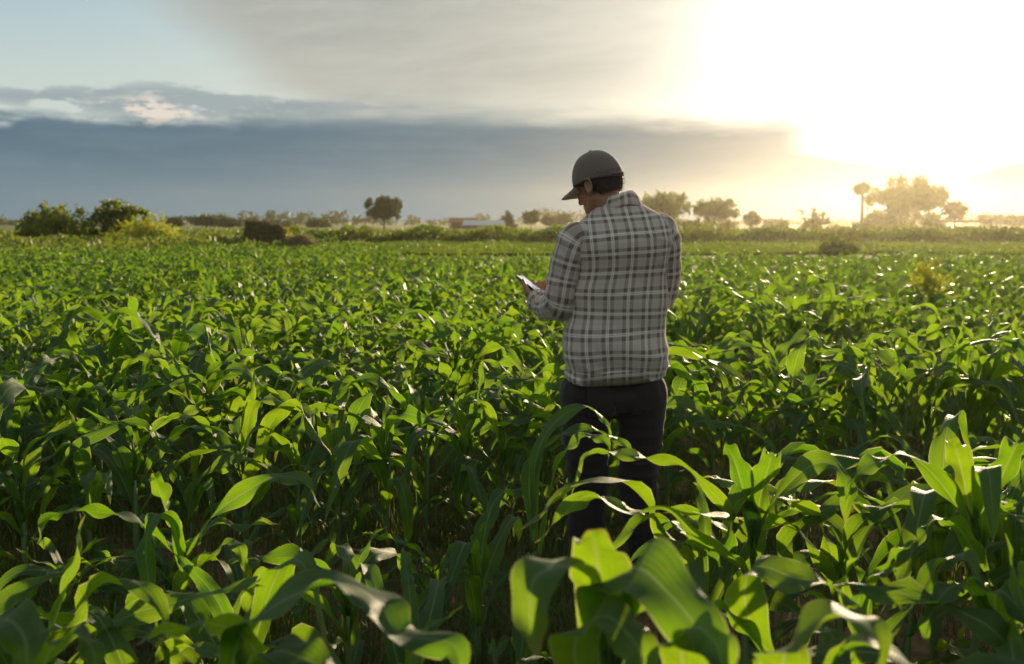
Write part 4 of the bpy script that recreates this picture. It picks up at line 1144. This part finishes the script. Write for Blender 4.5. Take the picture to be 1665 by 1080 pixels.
# --- shoes
def shoe(c, yaw):
    b = MB(); Rz = np.array(Matrix.Rotation(yaw, 3, 'Z'))
    b.ball((0, .02, .045), (.046, .085, .05)); b.ball((0, .115, .034), (.048, .075, .036)); b.ball((0, -.045, .06), (.042, .055, .06)); b.chain([(0, -.04, .06), (0, -.03, .12)], [.042, .046])
    me = remeshed(b.mesh('shoe'), .006, 3)
    o = obj('shoe', me, M_SHOE, man, Vector((c[0], c[1], -.0))); o.rotation_euler = (0, 0, yaw)
    n = 36; a = np.linspace(0, 2 * PI, n, endpoint=False); w_ = .048 * (1 - .18 * np.exp(-((np.sin(a) + .15) / .3) ** 2))
    rg = [np.stack([w_ * np.cos(a) * k_, .05 + .142 * np.sin(a) * k_, 0 * a + z], -1) for z, k_ in ((.0, .0), (.0, .97), (.004, 1.0), (.022, 1.0), (.024, .9))]
    obj('sole', np_mesh('sole', np.vstack(rg), grid_quads(4, n, True)), M_SOLE, o)
shoe(L_(1050, 940, .0), rad(-6)); shoe(L_(947, 938, .04), rad(16))

# --- hair and cap
def shell(fz0, fz1, scale, name, mat, rows=16, n=64, parent=None, rough=0., seed=0, loc_shift=(0, 0, 0)):
    """part of a skull-shaped shell between two height functions of the angle round the head"""
    a = np.linspace(0, 2 * PI, n, endpoint=False); V = []
    for i in range(rows + 1):
        t = i / rows; z = fz0(a) * (1 - t) + fz1(a) * t
        q = np.sqrt(np.clip(1 - ((z - .010) / (.102 * scale)) ** 2, .002, 1))
        tp = np.clip(-z / .12, 0, 1)
        p = np.stack([.0785 * scale * np.cos(a) * q * (1 - .20 * tp), .0965 * scale * np.sin(a) * q - .005 - .006 * tp, z], -1)
        V.append(p)
    V = np.array(V); 
    if rough: V += (waves(V.reshape(-1, 3), 150, seed, 9, (1, 1, .3)).reshape(rows + 1, n) * rough)[..., None] * unit(V)
    W_ = V.reshape(-1, 3) + np.array(loc_shift)
    return W_ @ RH.T + HC, grid_quads(rows, n, True)
def hairline(a):
    f = np.sin(a)                                # +1 front, -1 nape
    z = -.058 + .0 * a
    z = np.where(f > -.35, -.058 + (np.clip(f + .35, 0, 1) ** .7) * .075, z)
    return z
V, Q = shell(hairline, lambda a: .022 + 0 * a, 1.055, 'hair', M_HAIR, 18, 90, rough=.0014, seed=3)
hv = MB().add(V, Q)
rr_ = np.random.default_rng(4); n = 3200
i = rr_.integers(0, len(V), n); P = V[i] + rr_.normal(size=(n, 3)) * .003; dn_ = unit(P - HC); d = unit(dn_ * .35 + RH @ np.array([0, -.25, -1.]) + rr_.normal(size=(n, 3)) * .25); s = unit(np.cross(d, dn_)) * .0008
Vs = np.stack([P - s, P + s, P + d * rr_.uniform(.006, .014, (n, 1))], 1).reshape(-1, 3)
hv.add(Vs, np.arange(3 * n).reshape(-1, 3))
hair = obj('hair', hv.mesh('hair'), M_HAIR, man)
for s in (-1, 1):
    ev = MB(); ev.chain([hd((s * .016, .0995, .013)), hd((s * .034, .095, .018)), hd((s * .052, .080, .013))], [.0022, .003, .0018], 6); obj('eyebrow', ev.mesh('eyebrow'), M_HAIR, man)

def cap_edge(a): return .000 + .006 * np.sin(a) - .006 * np.clip(-np.sin(a), 0, 1) ** 2 + .006 * np.cos(a) ** 2
n = 96; a = np.linspace(0, 2 * PI, n, endpoint=False); rows = 22; V = []
for i in range(rows + 1):
    t = i / rows; e = cap_edge(a); zt = .127
    lat = t * PI / 2
    q = np.cos(lat) ** .90; z = e + (zt - e) * np.sin(lat) ** 1.0
    front = np.clip(np.sin(a), 0, 1)
    p = np.stack([(.0905 * np.cos(a)) * q, (.108 + .002 * np.sin(a)) * np.sin(a) * q - .004, z + .006 * front * np.sin(2 * lat)], -1)
    seam = np.exp(-(((a / (PI / 3)) % 1 - .5) / .018) ** 2)
    p[:, :2] *= (1 - .018 * seam * np.sin(2 * lat + .3))[:, None]
    V.append(p)
ins = V[0] * (.955, .955, 1) + (0, 0, .012)
VC = np.vstack([ins] + V); VC += unit(VC) * (waves(VC, 45, 5) * .0012)[:, None]
capo = obj('cap', np_mesh('cap', VC @ RH.T + HC, grid_quads(rows + 1, n, True)), M_CAP, man)
g, h = 26, 12; V = []
for i in range(h + 1):
    t = i / h
    for j in range(g + 1):
        b = -1 + 2 * j / g; ang = PI / 2 + b * 1.08
        r0 = np.array([.0902 * math.cos(ang), .1100 * math.sin(ang) - .004])
        ext = .082 * (1 - abs(b) ** 2.6) ** .6 if abs(b) < 1 else 0
        x = r0[0] * (1 - .04 * t); y = r0[1] + ext * t
        V.append((x, y, .004 + .003 * (1 - t) - .006 * t * t - .018 * b * b * (.35 + .65 * t) - .006 * t))
V = np.array(V)
br = obj('brim', np_mesh('brim', V @ RH.T + HC, grid_quads(h, g)), M_CAP, capo); md = br.modifiers.new('t', 'SOLIDIFY'); md.thickness = .004
obj('cap_button', MB().ball(hd((0, -.004, .1285)), (.007, .007, .004), RH, 6, 12).mesh('cap_button'), M_CAP, capo)
V, Q = tube(np.array([hd((.0900 * math.cos(q), .1085 * math.sin(q) - .004, cap_edge(np.array([q]))[0] + .012)) for q in np.linspace(PI * 1.5 - .42, PI * 1.5 + .42, 14)]), np.full(14, .0035), 8)
obj('strap', np_mesh('strap', V, Q), M_CAP, capo)

# --- phone
M_PHONE = simple_mat('phone_case', (.010, .010, .012, 1), (.016, .016, .018, 1), 20, .35, .05, .001, .5)
def screen_material():
    m, n = new_mat('phone_screen')
    t = n.node('ShaderNodeTexCoord'); x, y, z = n.sep(E(n, t.outputs['Object']))
    rows_ = n.smooth((y * 70.0 + 20.0).frac(), .25, .35)
    c = n.mixc(rows_ * .25, (.75, .78, .80, 1), (.45, .50, .55, 1))
    n.out(n.bsdf(Base_Color=(.02, .02, .02, 1), Roughness=.12, Emission_Color=c, Emission_Strength=.35))
    return m
phone = empty('mobile_phone', man_loc + Vector(PHC), 'black mobile phone with a lit pale screen, held in the man\'s left hand', 'phone')
phone.rotation_euler = Matrix((np.column_stack([np.cross(pl, pn), pl, pn])).tolist()).to_euler()
bm = bmesh.new(); bmesh.ops.create_cube(bm, size=1)
bmesh.ops.scale(bm, vec=(.074, .152, .0085), verts=bm.verts)
bmesh.ops.bevel(bm, geom=[e for e in bm.edges if abs(e.verts[0].co.z - e.verts[1].co.z) > .005], offset=.010, segments=5, affect='EDGES')
bmesh.ops.bevel(bm, geom=[e for e in bm.edges if abs(e.verts[0].co.z - e.verts[1].co.z) < .001], offset=.002, segments=2, affect='EDGES')
me = bpy.data.meshes.new('phone_body'); bm.to_mesh(me); bm.free(); obj('phone_body', me, M_PHONE, phone)
bm = bmesh.new(); bmesh.ops.create_cube(bm, size=1); bmesh.ops.scale(bm, vec=(.066, .142, .0006), verts=bm.verts)
me = bpy.data.meshes.new('screen'); bm.to_mesh(me); bm.free(); obj('screen', me, screen_material(), phone, (0, 0, .0046))
obj('camera_bump', MB().box((.020, .055, -.0052), (.011, .013, .0011)).mesh('camera_bump', False), M_PHONE, phone)

# ------------------------------------------------------------------ evening haze over the fields
hz_m = bpy.data.materials.new('haze_air'); hz_m.use_nodes = True
ht = hz_m.node_tree; ht.nodes.clear()
pv = ht.nodes.new('ShaderNodeVolumePrincipled'); ho = ht.nodes.new('ShaderNodeOutputMaterial')
pv.inputs['Color'].default_value = (.96, .86, .66, 1); pv.inputs['Density'].default_value = .00023; pv.inputs['Anisotropy'].default_value = .80
ht.links.new(pv.outputs[0], ho.inputs['Volume'])
hm = MB().box((0, 200, 6.6), (420, 245, 7.9))
tag(obj('haze', hm.mesh('haze', False), hz_m), 'warm evening haze over the fields', 'haze', kind='stuff')
